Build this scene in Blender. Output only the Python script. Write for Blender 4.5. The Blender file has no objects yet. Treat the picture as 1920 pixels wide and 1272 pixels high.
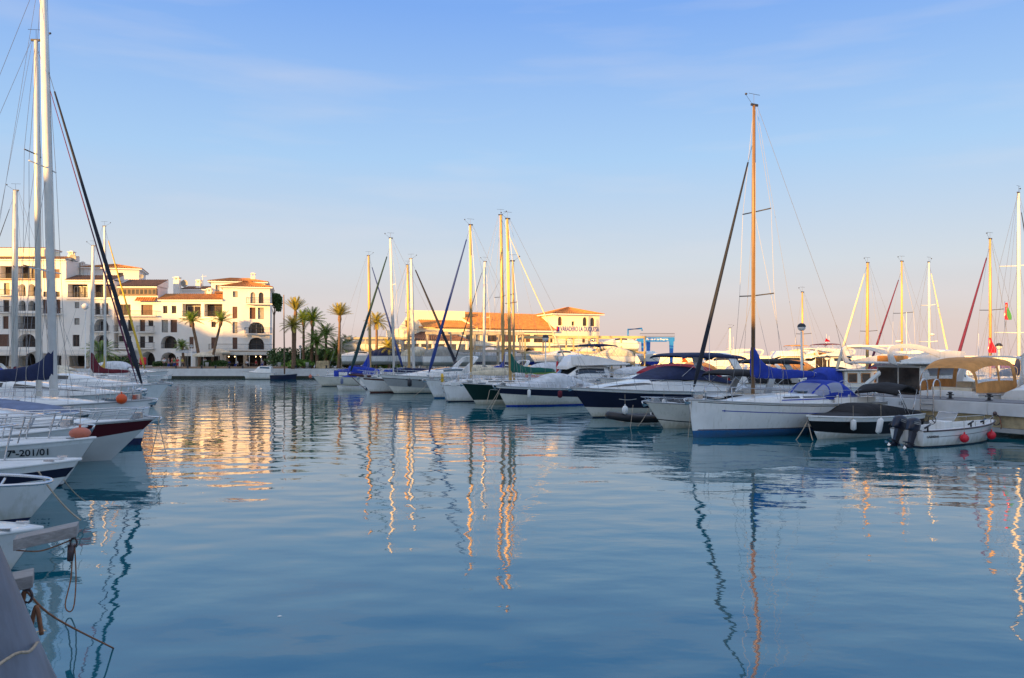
import bpy, bmesh, math, random
from mathutils import Vector, Matrix
R = math.radians
random.seed(7)
sc = bpy.context.scene
COL = sc.collection
# exposure and tuning values
EXPO = 1.25
SKY_K = 1/(0.1*2**EXPO)
SKY_STOPS = [(0.0,(.76,.60,.57)), (.035,(.74,.62,.60)), (.11,(.65,.70,.77)), (.235,(.41,.63,.92)), (.40,(.21,.42,.90)), (.7,(.48,.60,.85)), (1.0,(.78,.83,.93))]
WATER_COL = (.002,.108,.150); WATER_IOR = 2.0; WAVE1, WAVE2, WAVE3 = .034, .0050, .0005

# ---------------------------------------------------------------- camera
F, H, HOR = 1500.0, 3.5, 666.0          # focal length in photo pixels, eye height, horizon row
cd = bpy.data.cameras.new('camera'); cam = bpy.data.objects.new('camera', cd); COL.objects.link(cam)
cd.sensor_width = 36.0; cd.lens = F/1920*36.0; cd.shift_y = (HOR-636.0)/1920.0
cd.clip_start = 0.1; cd.clip_end = 20000
cam.location = (0, 0, H); cam.rotation_euler = (R(90), 0, 0)
sc.camera = cam

# ---------------------------------------------------------------- sky and sun
SUN_AZ, SUN_EL = 38.0, 6.5               # light travels towards +Y and +X; the sun is low behind the viewer's left shoulder
w = bpy.data.worlds.new("World"); sc.world = w; w.use_nodes = True
nt = w.node_tree; nt.nodes.clear()
def nd(t, ty, **k):
    n = t.nodes.new(ty)
    for a, b in k.items(): setattr(n, a, b)
    return n
sky = nd(nt, 'ShaderNodeTexSky', sky_type='NISHITA', sun_disc=False)
sky.sun_elevation = R(SUN_EL); sky.sun_rotation = R(180+SUN_AZ); sky.altitude = 0
sky.air_density = 1.0; sky.dust_density = 1.2; sky.ozone_density = 1.0
bg = nd(nt, 'ShaderNodeBackground'); bg.inputs[1].default_value = 0.10
tc = nd(nt, 'ShaderNodeTexCoord'); sx = nd(nt, 'ShaderNodeSeparateXYZ')
ramp = nd(nt, 'ShaderNodeValToRGB'); cr = ramp.color_ramp
cr.elements[0].position = SKY_STOPS[0][0]; cr.elements[0].color = SKY_STOPS[0][1]+(1,)
cr.elements[1].position = SKY_STOPS[-1][0]; cr.elements[1].color = SKY_STOPS[-1][1]+(1,)
for p, c in SKY_STOPS[1:-1]:
    e = cr.elements.new(p); e.color = c+(1,)
mixs = nd(nt, 'ShaderNodeMix', data_type='RGBA', blend_type='MIX'); mixs.clamp_factor = True
mrs = nd(nt, 'ShaderNodeMapRange'); mrs.inputs[1].default_value = -.6; mrs.inputs[2].default_value = .1; mrs.inputs[3].default_value = .55; mrs.inputs[4].default_value = .95
# faint streaks of high cirrus in the evening air
mp = nd(nt, 'ShaderNodeMapping'); mp.inputs['Rotation'].default_value = (0, R(-28), 0); mp.inputs['Scale'].default_value = (1.2, 1.2, 9)
nz = nd(nt, 'ShaderNodeTexNoise'); nz.inputs['Scale'].default_value = 2.2; nz.inputs['Detail'].default_value = 5
cl = nd(nt, 'ShaderNodeValToRGB'); cl.color_ramp.elements[0].position = .50; cl.color_ramp.elements[1].position = .78
cl.color_ramp.elements[0].color = (0,0,0,1); cl.color_ramp.elements[1].color = (.3,.3,.3,1)
mixc = nd(nt, 'ShaderNodeMix', data_type='RGBA', blend_type='MIX'); mixc.inputs[7].default_value = (.80*SKY_K, .76*SKY_K, .78*SKY_K, 1)
L_ = nt.links.new
L_(tc.outputs['Generated'], sx.inputs[0]); L_(sx.outputs['Z'], ramp.inputs[0]); L_(sx.outputs['Y'], mrs.inputs[0]); L_(mrs.outputs[0], mixs.inputs[0])
gain = nd(nt, 'ShaderNodeVectorMath', operation='SCALE'); gain.inputs[3].default_value = SKY_K
# the sunset glow behind the viewer is brighter than the sky opposite the sun
glow = nd(nt, 'ShaderNodeMapRange'); glow.inputs[1].default_value = -.7; glow.inputs[2].default_value = .05; glow.inputs[3].default_value = 1.5*SKY_K; glow.inputs[4].default_value = SKY_K
L_(sx.outputs['Y'], glow.inputs[0]); L_(glow.outputs[0], gain.inputs[3])
L_(ramp.outputs[0], gain.inputs[0]); L_(sky.outputs[0], mixs.inputs[6]); L_(gain.outputs[0], mixs.inputs[7])
L_(tc.outputs['Generated'], mp.inputs[0]); L_(mp.outputs[0], nz.inputs[0]); L_(nz.outputs[0], cl.inputs[0])
L_(cl.outputs[0], mixc.inputs[0]); L_(mixs.outputs[2], mixc.inputs[6])
L_(mixc.outputs[2], bg.inputs[0])
wo = nd(nt, 'ShaderNodeOutputWorld'); L_(bg.outputs[0], wo.inputs[0])

sd = bpy.data.lights.new('sun', 'SUN'); sd.energy = 5.0; sd.angle = R(0.5); sd.color = (1.0, 0.53, 0.14)
so = bpy.data.objects.new('sun', sd); COL.objects.link(so)
dirv = Vector((math.sin(R(SUN_AZ))*math.cos(R(SUN_EL)), math.cos(R(SUN_AZ))*math.cos(R(SUN_EL)), -math.sin(R(SUN_EL))))
so.rotation_euler = dirv.to_track_quat('-Z', 'Y').to_euler()
so.location = (-60, -60, 60)
vs = sc.view_settings
vs.view_transform = 'Standard'; vs.look = 'None'; vs.gamma = 1.0; vs.use_curve_mapping = False; vs.exposure = EXPO

# ---------------------------------------------------------------- measuring helpers (photo pixel + distance -> metres)
def X(px, Y): return (px-960.0)/F*Y
def Z(py, Y): return H+(HOR-py)/F*Y
def YW(py): return H*F/(py-HOR)

# ---------------------------------------------------------------- materials
M = {}
def mat(name, col, rough=.5, metal=0., var=.12, vs_=2.0, bump=0., bs=20., coat=0., emit=None, alpha=None, spec=None, stretch=None, trans=0., grime=False):
    m = bpy.data.materials.new(name); m.use_nodes = True; t = m.node_tree
    b = t.nodes['Principled BSDF']; b.inputs['Roughness'].default_value = rough; b.inputs['Metallic'].default_value = metal
    b.inputs['Coat Weight'].default_value = coat
    if spec is not None: b.inputs['Specular IOR Level'].default_value = spec
    if trans: b.inputs['Transmission Weight'].default_value = trans
    co = nd(t, 'ShaderNodeTexCoord')
    src = co.outputs['Object']
    if stretch:
        mpn = nd(t, 'ShaderNodeMapping'); mpn.inputs['Scale'].default_value = stretch; t.links.new(src, mpn.inputs[0]); src = mpn.outputs[0]
    n = nd(t, 'ShaderNodeTexNoise'); n.inputs['Scale'].default_value = vs_; n.inputs['Detail'].default_value = 6; n.inputs['Roughness'].default_value = .6
    t.links.new(src, n.inputs[0])
    r = nd(t, 'ShaderNodeValToRGB'); r.color_ramp.elements[0].position = .3; r.color_ramp.elements[1].position = .7
    a = 1-var; bb = 1+var*.5
    r.color_ramp.elements[0].color = tuple(min(1, c*a) for c in col)+(1,)
    r.color_ramp.elements[1].color = tuple(min(1, c*bb) for c in col)+(1,)
    t.links.new(n.outputs[0], r.inputs[0]); last = r.outputs[0]
    if grime:   # brown-green tide line and faint run-down streaks
        sp = nd(t, 'ShaderNodeSeparateXYZ'); t.links.new(co.outputs['Object'], sp.inputs[0])
        mg = nd(t, 'ShaderNodeMapping'); mg.inputs['Scale'].default_value = (5, 5, .5); t.links.new(co.outputs['Object'], mg.inputs[0])
        ng = nd(t, 'ShaderNodeTexNoise'); ng.inputs['Scale'].default_value = 1.6; ng.inputs['Detail'].default_value = 5; t.links.new(mg.outputs[0], ng.inputs[0])
        ma = nd(t, 'ShaderNodeMath', operation='MULTIPLY_ADD'); ma.inputs[1].default_value = -.55; t.links.new(ng.outputs[0], ma.inputs[0]); t.links.new(sp.outputs['Z'], ma.inputs[2])
        mr_ = nd(t, 'ShaderNodeMapRange'); mr_.inputs[1].default_value = -.22; mr_.inputs[2].default_value = .10; mr_.inputs[3].default_value = .55; mr_.inputs[4].default_value = 0; t.links.new(ma.outputs[0], mr_.inputs[0])
        st_ = nd(t, 'ShaderNodeMapRange'); st_.inputs[1].default_value = .55; st_.inputs[2].default_value = .8; st_.inputs[3].default_value = 0; st_.inputs[4].default_value = .35; t.links.new(ng.outputs[0], st_.inputs[0])
        mx_ = nd(t, 'ShaderNodeMath', operation='MAXIMUM'); t.links.new(mr_.outputs[0], mx_.inputs[0]); t.links.new(st_.outputs[0], mx_.inputs[1])
        mm_ = nd(t, 'ShaderNodeMix', data_type='RGBA'); mm_.inputs[7].default_value = tuple(c*.35+.04 for c in col[:2])+(col[2]*.22+.02, 1); t.links.new(mx_.outputs[0], mm_.inputs[0]); t.links.new(last, mm_.inputs[6]); last = mm_.outputs[2]
    t.links.new(last, b.inputs['Base Color'])
    if bump:
        n2 = nd(t, 'ShaderNodeTexNoise'); n2.inputs['Scale'].default_value = bs; n2.inputs['Detail'].default_value = 4
        t.links.new(src, n2.inputs[0])
        bp = nd(t, 'ShaderNodeBump'); bp.inputs['Strength'].default_value = .6; bp.inputs['Distance'].default_value = bump
        t.links.new(n2.outputs[0], bp.inputs['Height']); t.links.new(bp.outputs[0], b.inputs['Normal'])
    if emit:
        b.inputs['Emission Color'].default_value = tuple(emit[:3])+(1,); b.inputs['Emission Strength'].default_value = emit[3]
    if alpha is not None: b.inputs['Alpha'].default_value = alpha
    M[name] = m; return m
G = dict(rough=.25, coat=.4, var=.10, vs_=1.3, grime=True)
mat('gelcoat', (.78,.78,.76), **G); mat('gelcream', (.74,.71,.62), **G); mat('gelgrey', (.36,.37,.37), **G)
mat('gelbone', (.62,.62,.60), rough=.3, coat=.3, var=.12, vs_=1.0)
GD = dict(rough=.32, coat=.08, spec=.3, var=.12, vs_=1.3)
mat('navy', (.008,.012,.038), **GD); mat('black', (.005,.005,.007), **GD); mat('maroon', (.075,.004,.010), **GD)
mat('greenhull', (.004,.026,.022), **GD); mat('blueboot', (.01,.11,.32), **G); mat('darkboot', (.01,.014,.035), rough=.4, var=.3)
mat('brownboot', (.09,.025,.015), rough=.4, var=.3); mat('bluegrey', (.15,.18,.24), rough=.5, var=.45, vs_=2.5, bump=.006, bs=5, stretch=(1,1,.35))
mat('deckw', (.70,.70,.68), rough=.6, var=.12, vs_=2.5, bump=.002, bs=60)
mat('teak', (.30,.17,.09), rough=.6, var=.3, vs_=8, stretch=(.5,8,8))
mat('wood', (.26,.17,.11), rough=.65, var=.35, vs_=5, stretch=(.6,6,6), bump=.002, bs=30)
mat('oldwood', (.30,.28,.27), rough=.75, var=.35, vs_=4, stretch=(.6,6,6), bump=.003, bs=25)
mat('glass', (.015,.02,.026), rough=.06, var=.2, spec=.8); mat('glassblue', (.05,.10,.14), rough=.06, var=.3, spec=.8)
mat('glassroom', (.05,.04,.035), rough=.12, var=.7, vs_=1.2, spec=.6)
mat('plastic', (.55,.60,.66), rough=.12, var=.12, alpha=.45)
mat('steel', (.62,.63,.65), rough=.22, metal=1., var=.1); mat('alu', (.72,.70,.64), rough=.42, metal=.35, var=.14, vs_=1.5)
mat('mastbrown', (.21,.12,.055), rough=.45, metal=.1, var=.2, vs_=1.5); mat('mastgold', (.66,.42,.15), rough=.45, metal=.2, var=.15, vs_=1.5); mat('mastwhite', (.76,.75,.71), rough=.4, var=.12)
mat('wire', (.22,.22,.23), rough=.4, metal=.6, var=.1)
C_ = dict(rough=.85, var=.28, vs_=2.2, bump=.07, bs=2.6, stretch=(1.6,.7,1.0))
mat('cvnavy', (.012,.022,.075), **C_); mat('cvblue', (.010,.040,.36), **C_); mat('cvgreen', (.006,.12,.09), **C_)
mat('cvmaroon', (.12,.008,.02), **C_); mat('cvblack', (.010,.010,.013), **C_); mat('cvwhite', (.62,.64,.67), **C_)
mat('cvred', (.30,.012,.03), **C_); mat('cvtan', (.62,.29,.09), **C_); mat('cvgrey', (.33,.32,.29), **C_); mat('cvyellow', (.65,.42,.04), **C_)
mat('cvslate', (.16,.20,.32), **C_); mat('cvcream', (.68,.60,.45), **C_)
mat('jibdark', (.012,.016,.03), rough=.8, var=.2); mat('jibblue', (.02,.05,.22), rough=.8, var=.2); mat('jibmag', (.11,.01,.05), rough=.8, var=.2)
mat('jibcream', (.70,.62,.45), rough=.8, var=.2); mat('jibgreen', (.01,.045,.05), rough=.8, var=.2)
mat('fender', (.74,.74,.72), rough=.4, var=.1); mat('fblack', (.015,.015,.02), rough=.4, var=.2); mat('red', (.62,.01,.03), rough=.35, var=.12)
mat('orange', (.72,.09,.012), rough=.4, var=.15); mat('salmon', (.52,.14,.08), rough=.5, var=.15); mat('yellow', (.70,.42,.02), rough=.4, var=.1)
mat('rope', (.42,.34,.25), rough=.9, var=.35, vs_=30); mat('rustrope', (.28,.12,.06), rough=.9, var=.4, vs_=30)
mat('rubber', (.02,.02,.022), rough=.6, var=.2); mat('engine', (.012,.016,.035), rough=.3, coat=.1, var=.1)
mat('stucco', (.80,.76,.70), rough=.85, var=.07, vs_=.5, bump=.01, bs=4); mat('stucco2', (.70,.68,.66), rough=.85, var=.08, vs_=.5, bump=.01, bs=4)
mat('stuccow', (.84,.76,.58), rough=.85, var=.06, vs_=.5, bump=.01, bs=4)
mat('trim', (.76,.72,.66), rough=.8, var=.06)
mat('tile', (.56,.215,.05), rough=.85, var=.55, vs_=2.5, bump=.02, bs=6); mat('tiledark', (.20,.10,.06), rough=.85, var=.5, vs_=2.5, bump=.02, bs=6)
mat('tileyard', (.60,.25,.06), rough=.85, var=.45, vs_=2.0, bump=.02, bs=6)
mat('brownframe', (.10,.045,.025), rough=.5, var=.2); mat('whiteframe', (.7,.7,.68), rough=.4, var=.06); mat('orangeframe', (.45,.18,.05), rough=.5, var=.2)
mat('shutter', (.12,.055,.035), rough=.6, var=.3, vs_=4); mat('iron', (.03,.03,.035), rough=.5, var=.2)
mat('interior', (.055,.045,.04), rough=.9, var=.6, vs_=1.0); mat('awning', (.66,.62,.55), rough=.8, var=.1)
mat('concrete', (.40,.39,.37), rough=.85, var=.2, vs_=1.2, bump=.006, bs=10); mat('pierwhite', (.62,.62,.61), rough=.7, var=.16, vs_=1.3, bump=.004, bs=8)
mat('pierstone', (.48,.38,.22), rough=.9, var=.5, vs_=1.8, bump=.03, bs=6); mat('piergrey', (.20,.20,.21), rough=.85, var=.15, vs_=2, bump=.004, bs=20)
mat('algae', (.03,.035,.02), rough=.8, var=.5, vs_=3); mat('kerb', (.30,.20,.13), rough=.8, var=.2)
mat('beam', (.62,.46,.22), rough=.6, var=.25, vs_=1.5); mat('beamdull', (.40,.35,.27), rough=.7, var=.25, vs_=1.5)
mat('craneblue', (.02,.20,.62), rough=.4, var=.15); mat('signblue', (.03,.02,.30), rough=.5, var=.05); mat('signwhite', (.8,.8,.8), rough=.5, var=.03)
mat('frond', (.15,.25,.035), rough=.55, var=.6, vs_=1.2); mat('frondgold', (.33,.29,.035), rough=.55, var=.6, vs_=1.2)
mat('trunk', (.20,.12,.07), rough=.9, var=.45, vs_=5, bump=.03, bs=8); mat('leaf', (.05,.11,.022), rough=.6, var=.6, vs_=1.5); mat('leaflight', (.16,.28,.04), rough=.6, var=.5, vs_=1.5)
mat('ink', (.015,.015,.02), rough=.4, var=.05); mat('skin', (.45,.25,.17), rough=.6, var=.06)
mat('lampwarm', (.9,.6,.3), emit=(1,.62,.25,6), var=.01); mat('copper', (.08,.05,.05), rough=.4, var=.2)
for n_, c_ in dict(clred=(.5,.02,.03), clwhite=(.7,.7,.7), clblue=(.03,.06,.3), cldark=(.03,.03,.04), clyellow=(.6,.5,.05), clgrey=(.25,.25,.27), clgreen=(.05,.25,.08), hair=(.03,.02,.015)).items():
    mat(n_, c_, rough=.85, var=.12)

# ---------------------------------------------------------------- mesh builder
def cr_interp(pts, k):
    """Catmull-Rom resample of a list of tuples, k steps per span."""
    out = []; n = len(pts)
    for i in range(n-1):
        p0 = pts[max(i-1, 0)]; p1 = pts[i]; p2 = pts[i+1]; p3 = pts[min(i+2, n-1)]
        for j in range(k):
            t = j/k
            out.append(tuple(.5*((2*b)+(-a+c)*t+(2*a-5*b+4*c-d)*t*t+(-a+3*b-3*c+d)*t**3) for a, b, c, d in zip(p0, p1, p2, p3)))
    out.append(tuple(pts[-1])); return out

class MB:
    def __init__(s): s.v = []; s.f = []; s.m = []; s.s = []
    def add(s, vs, fs, m=0, sm=False):
        b = len(s.v); s.v += [tuple(v) for v in vs]
        for f in fs: s.f.append([b+i for i in f]); s.m.append(m); s.s.append(sm)
        return s
    def poly(s, vs, m=0): return s.add(vs, [list(range(len(vs)))], m)
    def box(s, x0, x1, y0, y1, z0, z1, m=0):
        return s.add([(x0,y0,z0),(x1,y0,z0),(x1,y1,z0),(x0,y1,z0),(x0,y0,z1),(x1,y0,z1),(x1,y1,z1),(x0,y1,z1)],
                     [(3,2,1,0),(4,5,6,7),(0,1,5,4),(1,2,6,5),(2,3,7,6),(3,0,4,7)], m)
    def grid(s, rows, m=0, closed=False, sm=True, caps=False, flip=False):
        """rows: list of rings with equal number of points."""
        n = len(rows[0]); vs = [p for r in rows for p in r]; fs = []
        for i in range(len(rows)-1):
            for j in range(n if closed else n-1):
                a = i*n+j; b = i*n+(j+1) % n; c = (i+1)*n+(j+1) % n; d = (i+1)*n+j
                fs.append((d,c,b,a) if flip else (a,b,c,d))
        s.add(vs, fs, m, sm)
        if caps:
            s.add(rows[0], [list(range(n))[::-1]], m); s.add(rows[-1], [list(range(n))], m)
        return s
    def tube(s, pts, r, n=6, m=0, caps=True, flat=1.0):
        pts = [Vector(p) for p in pts]; rr = r if isinstance(r, (list, tuple)) else [r]*len(pts); rings = []
        up = None
        for i, p in enumerate(pts):
            d = (pts[min(i+1, len(pts)-1)]-pts[max(i-1, 0)])
            if d.length < 1e-9: d = Vector((0,0,1))
            d.normalize()
            if up is None: up = Vector((0,0,1)) if abs(d.z) < .9 else Vector((1,0,0))
            a = d.cross(up)
            if a.length < 1e-5: a = d.cross(Vector((0,1,0)))
            a.normalize(); b = a.cross(d).normalized()
            rings.append([tuple(p+a*math.cos(t)*rr[i]*flat+b*math.sin(t)*rr[i]) for t in [2*math.pi*k/n for k in range(n)]])
        return s.grid(rings, m, closed=True, sm=n > 4, caps=caps)
    def ell(s, c, r, m=0, nu=12, nv=8):
        rows = []
        for i in range(nv+1):
            a = -math.pi/2+math.pi*i/nv
            rows.append([(c[0]+r[0]*math.cos(a)*math.cos(2*math.pi*j/nu), c[1]+r[1]*math.cos(a)*math.sin(2*math.pi*j/nu), c[2]+r[2]*math.sin(a)) for j in range(nu)])
        return s.grid(rows, m, closed=True)
    def build(s, name, mats, parent=None, loc=None, rz=0, bevel=0):
        me = bpy.data.meshes.new(name); me.from_pydata(s.v, [], s.f)
        if isinstance(mats, str): mats = [mats]
        for mm in mats: me.materials.append(M[mm])
        me.polygons.foreach_set('material_index', s.m); me.polygons.foreach_set('use_smooth', s.s); me.update()
        bm = bmesh.new(); bm.from_mesh(me); bmesh.ops.remove_doubles(bm, verts=bm.verts, dist=1e-5) if len(bm.verts) < 40000 else None
        bm.to_mesh(me); bm.free()
        o = bpy.data.objects.new(name, me); COL.objects.link(o)
        if loc: o.location = loc
        if rz: o.rotation_euler[2] = rz
        if parent: o.parent = parent
        if bevel:
            b = o.modifiers.new('bevel', 'BEVEL'); b.width = bevel; b.segments = 2; b.limit_method = 'ANGLE'
        return o

def thing(name, label, cat, loc=(0,0,0), rz=0, group=None):
    o = bpy.data.objects.new(name, None); COL.objects.link(o); o.empty_display_size = .2
    o.location = loc; o.rotation_euler[2] = rz; o['label'] = label; o['category'] = cat
    if group: o['group'] = group
    return o
def tag(o, label, cat, group=None):
    o['label'] = label; o['category'] = cat
    if group: o['group'] = group
    return o
def struct(o, kind='structure'): o['kind'] = kind; return o
def dup(root, loc, rz=None, label=None, scale=None):
    r = root.copy(); COL.objects.link(r); r.location = loc
    if rz is not None: r.rotation_euler[2] = rz
    if label: r['label'] = label
    if scale: r.scale = (scale,)*3
    for ch in list(root.children):
        c = ch.copy(); COL.objects.link(c); c.parent = r
        for g in ch.children:
            d = g.copy(); COL.objects.link(d); d.parent = c
    return r
def text_mesh(name, body, size, m, parent, loc, rot, align='LEFT', bold=.0, label=None, sx=1.0):
    cu = bpy.data.curves.new(name, 'FONT'); cu.body = body; cu.size = size; cu.extrude = .004; cu.align_x = align; cu.offset = bold
    to = bpy.data.objects.new('tmp', cu); COL.objects.link(to)
    dg = bpy.context.evaluated_depsgraph_get(); me = bpy.data.meshes.new_from_object(to.evaluated_get(dg))
    COL.objects.unlink(to); bpy.data.objects.remove(to)
    me.materials.clear(); me.materials.append(M[m])
    o = bpy.data.objects.new(name, me); COL.objects.link(o); o.parent = parent; o.location = loc; o.rotation_euler = rot; o.scale = (sx,1,1)
    return o
# ---------------------------------------------------------------- water, ground, quay, breakwater
def water_material():
    m = bpy.data.materials.new('water'); m.use_nodes = True; t = m.node_tree; t.nodes.remove(t.nodes['Principled BSDF'])
    df = nd(t, 'ShaderNodeBsdfDiffuse'); df.inputs['Color'].default_value = WATER_COL+(1,)          # light scattered back from below the surface
    gl = nd(t, 'ShaderNodeBsdfGlossy'); gl.inputs['Roughness'].default_value = .025; gl.inputs['Color'].default_value = (1,1,1,1)
    fr = nd(t, 'ShaderNodeFresnel'); fr.inputs['IOR'].default_value = WATER_IOR; mx = nd(t, 'ShaderNodeMixShader')
    t.links.new(fr.outputs[0], mx.inputs[0]); t.links.new(df.outputs[0], mx.inputs[1]); t.links.new(gl.outputs[0], mx.inputs[2]); t.links.new(mx.outputs[0], t.nodes['Material Output'].inputs[0])
    co = nd(t, 'ShaderNodeTexCoord')
    def noise(sc_, st, det, rot=0):
        mpn = nd(t, 'ShaderNodeMapping'); mpn.inputs['Scale'].default_value = st; mpn.inputs['Rotation'].default_value = (0,0,R(rot)); t.links.new(co.outputs['Object'], mpn.inputs[0])
        n = nd(t, 'ShaderNodeTexNoise'); n.inputs['Scale'].default_value = sc_; n.inputs['Detail'].default_value = det; n.inputs['Roughness'].default_value = .45
        t.links.new(mpn.outputs[0], n.inputs[0]); return n
    n1 = noise(.62, (.9,1.35,1), 1.0, 12); n2 = noise(2.9, (.75,1.3,1), 2.0, -14); n3 = noise(.05, (1,1,1), 2.0); n4 = noise(8.0, (.7,1.3,1), 2.0, 25)
    # slow breeze patches: ripples stronger in some places
    mr = nd(t, 'ShaderNodeMapRange'); mr.inputs[1].default_value = .4; mr.inputs[2].default_value = .65; mr.inputs[3].default_value = .35; mr.inputs[4].default_value = 1.3
    t.links.new(n3.outputs[0], mr.inputs[0])
    b1 = nd(t, 'ShaderNodeBump'); b1.inputs['Distance'].default_value = WAVE1; b1.inputs['Strength'].default_value = 1.0
    b2 = nd(t, 'ShaderNodeBump'); b2.inputs['Distance'].default_value = WAVE2
    t.links.new(n1.outputs[0], b1.inputs['Height']); t.links.new(n2.outputs[0], b2.inputs['Height'])
    t.links.new(mr.outputs[0], b2.inputs['Strength']); t.links.new(b1.outputs[0], b2.inputs['Normal']); b3 = nd(t, 'ShaderNodeBump'); b3.inputs['Distance'].default_value = WAVE3; t.links.new(n4.outputs[0], b3.inputs['Height']); t.links.new(mr.outputs[0], b3.inputs['Strength']); t.links.new(b2.outputs[0], b3.inputs['Normal']); [t.links.new(b3.outputs[0], q_.inputs['Normal']) for q_ in (gl, fr)]
    M['water'] = m
water_material()
o = MB().poly([(-2500,-60,0),(2500,-60,0),(2500,6000,0),(-2500,6000,0)]).build('water', 'water'); struct(o)
QY = 119.0; QZ = 1.45
o = MB().poly([(-400,QY+.5,QZ),(27,QY+.5,QZ),(40,400,QZ),(-400,400,QZ)]).build('ground', 'concrete'); struct(o)
mb = MB(); mb.box(-400, 27, QY, QY+.49, .38, QZ+.02, 0); mb.box(-400, 27.0, QY+.06, QY+.49, -1, .38, 1); mb.box(27.0,27.4,QY+.06,400,-1,QZ-.02,0)
o = mb.build('quay_wall', ['pierwhite', 'algae']); struct(o)
mb = MB(); mb.box(-110, X(535,QY), QY+1.2, QY+1.6, QZ, QZ+.32)
o = mb.build('promenade_kerb', 'kerb'); struct(o)
mb = MB(); mb.box(36, 400, 246, 248, -1, 3.2); mb.box(36, 400, 244, 246, -1, 1.6)
o = mb.build('breakwater', 'stuccow'); struct(o)
tag(o, 'long low cream breakwater wall along the horizon on the right', 'breakwater')
# land behind the viewer where the shading houses stand
o = MB().poly([(-400,-14,1.5),(200,-14,1.5),(200,-400,1.5),(-400,-400,1.5)]).build('ground', 'concrete'); struct(o)

# ---------------------------------------------------------------- houses with real openings
def house_facade(root, w_mat, P0, th, depth, zb, x0, x1, z1, ops, recess=.28, body=True):
    """root empty at P0 rotated th. x0,x1,z0.. are local. ops: (xa,xb,za,zb,arch,kind)."""
    xs = sorted(set([x0, x1]+[v for o_ in ops for v in o_[:2]])); zs = sorted(set([zb, z1]+[v for o_ in ops for v in o_[2:4]]))
    mb = MB()
    for i in range(len(xs)-1):
        for j in range(len(zs)-1):
            cx = (xs[i]+xs[i+1])/2; cz = (zs[j]+zs[j+1])/2
            if any(a < cx < b and c < cz < d for a, b, c, d, _, _ in ops): continue
            mb.poly([(xs[i],0,zs[j]),(xs[i+1],0,zs[j]),(xs[i+1],0,zs[j+1]),(xs[i],0,zs[j+1])])
    for a, b, c, d, arch, kind in ops:
        dp = {'window': recess, 'door': recess, 'loggia': 1.5, 'arcade': 2.6, 'shutter': .12}[kind]
        top = d
        if arch:
            rise = min((b-a)/2, (d-c)*.5); n = 10; ce = (a+b)/2
            pr = [(a+(b-a)*k/n) for k in range(n+1)]
            zz = [d-rise+rise*math.sqrt(max(0, 1-((p-ce)/((b-a)/2))**2)) for p in pr]
            for k in range(n):
                mb.poly([(pr[k],0,zz[k]),(pr[k+1],0,zz[k+1]),(pr[k+1],0,d),(pr[k],0,d)])
                mb.poly([(pr[k],0,zz[k]),(pr[k],dp,zz[k]),(pr[k+1],dp,zz[k+1]),(pr[k+1],0,zz[k+1])])
            top = d-rise
        else: mb.poly([(a,0,d),(a,dp,d),(b,dp,d),(b,0,d)])
        mb.poly([(a,0,c),(a,dp,c),(a,dp,top),(a,0,top)]); mb.poly([(b,0,c),(b,0,top),(b,dp,top),(b,dp,c)])
        mb.poly([(a,0,c),(b,0,c),(b,dp,c),(a,dp,c)])
        if kind in ('loggia', 'arcade'):
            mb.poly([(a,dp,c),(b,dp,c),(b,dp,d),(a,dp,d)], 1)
        mb.poly([(x0,depth,zb),(x1,depth,zb),(x1,depth,z1),(x0,depth,z1)])
    mb.poly([(x0,0,zb),(x0,0,z1),(x0,depth,z1),(x0,depth,zb)]); mb.poly([(x1,0,zb),(x1,depth,zb),(x1,depth,z1),(x1,0,z1)])
    mb.poly([(x0,0,z1),(x1,0,z1),(x1,depth,z1),(x0,depth,z1)]); mb.poly([(x0,depth,zb),(x0,depth,z1),(x1,depth,z1),(x1,depth,zb)])
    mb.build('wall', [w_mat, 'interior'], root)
    for a, b, c, d, arch, kind in ops:
        if kind in ('window', 'door', 'shutter'):
            y = {'window': recess, 'door': recess, 'shutter': .12}[kind]-.06; t = .07
            fr = MB(); n = max(1, int(round((b-a)/.75)))
            fr.box(a,b,y,y+.05,d-t,d); fr.box(a,b,y,y+.05,c,c+t)
            for k in range(n+1):
                xx = a+(b-a-t)*k/n; fr.box(xx,xx+t,y+.002,y+.052,c+t,d-t)
            fo = fr.build('window' if kind != 'door' else 'balcony_door', 'brownframe' if kind != 'shutter' else 'shutter', root)
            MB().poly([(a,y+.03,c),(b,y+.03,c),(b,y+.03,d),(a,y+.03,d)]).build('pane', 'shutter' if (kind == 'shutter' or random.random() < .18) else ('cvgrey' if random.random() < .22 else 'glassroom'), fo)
        elif kind == 'loggia':
            n = max(1, int((b-a)/1.6)); fr = MB(); gl = MB()
            for k in range(n):
                xa = a+.25+(b-a-.3)*k/n; xb = xa+(b-a)/n*.72; ztop = c+min(2.1, (d-c)*.85)
                fr.box(xa,xa+.07,1.42,1.47,c,ztop); fr.box(xb,xb+.07,1.42,1.47,c,ztop); fr.box(xa,xb+.07,1.42,1.468,ztop,ztop+.07); fr.box((xa+xb)/2,(xa+xb)/2+.05,1.423,1.467,c,ztop)
                gl.poly([(xa,1.46,c),(xb,1.46,c),(xb,1.46,ztop),(xa,1.46,ztop)])
            fo = fr.build('balcony_door', 'whiteframe' if random.random() < .4 else 'brownframe', root); gl.build('pane', 'glassroom', fo)
            rail(root, a, b, -.04, c, .85)

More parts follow.
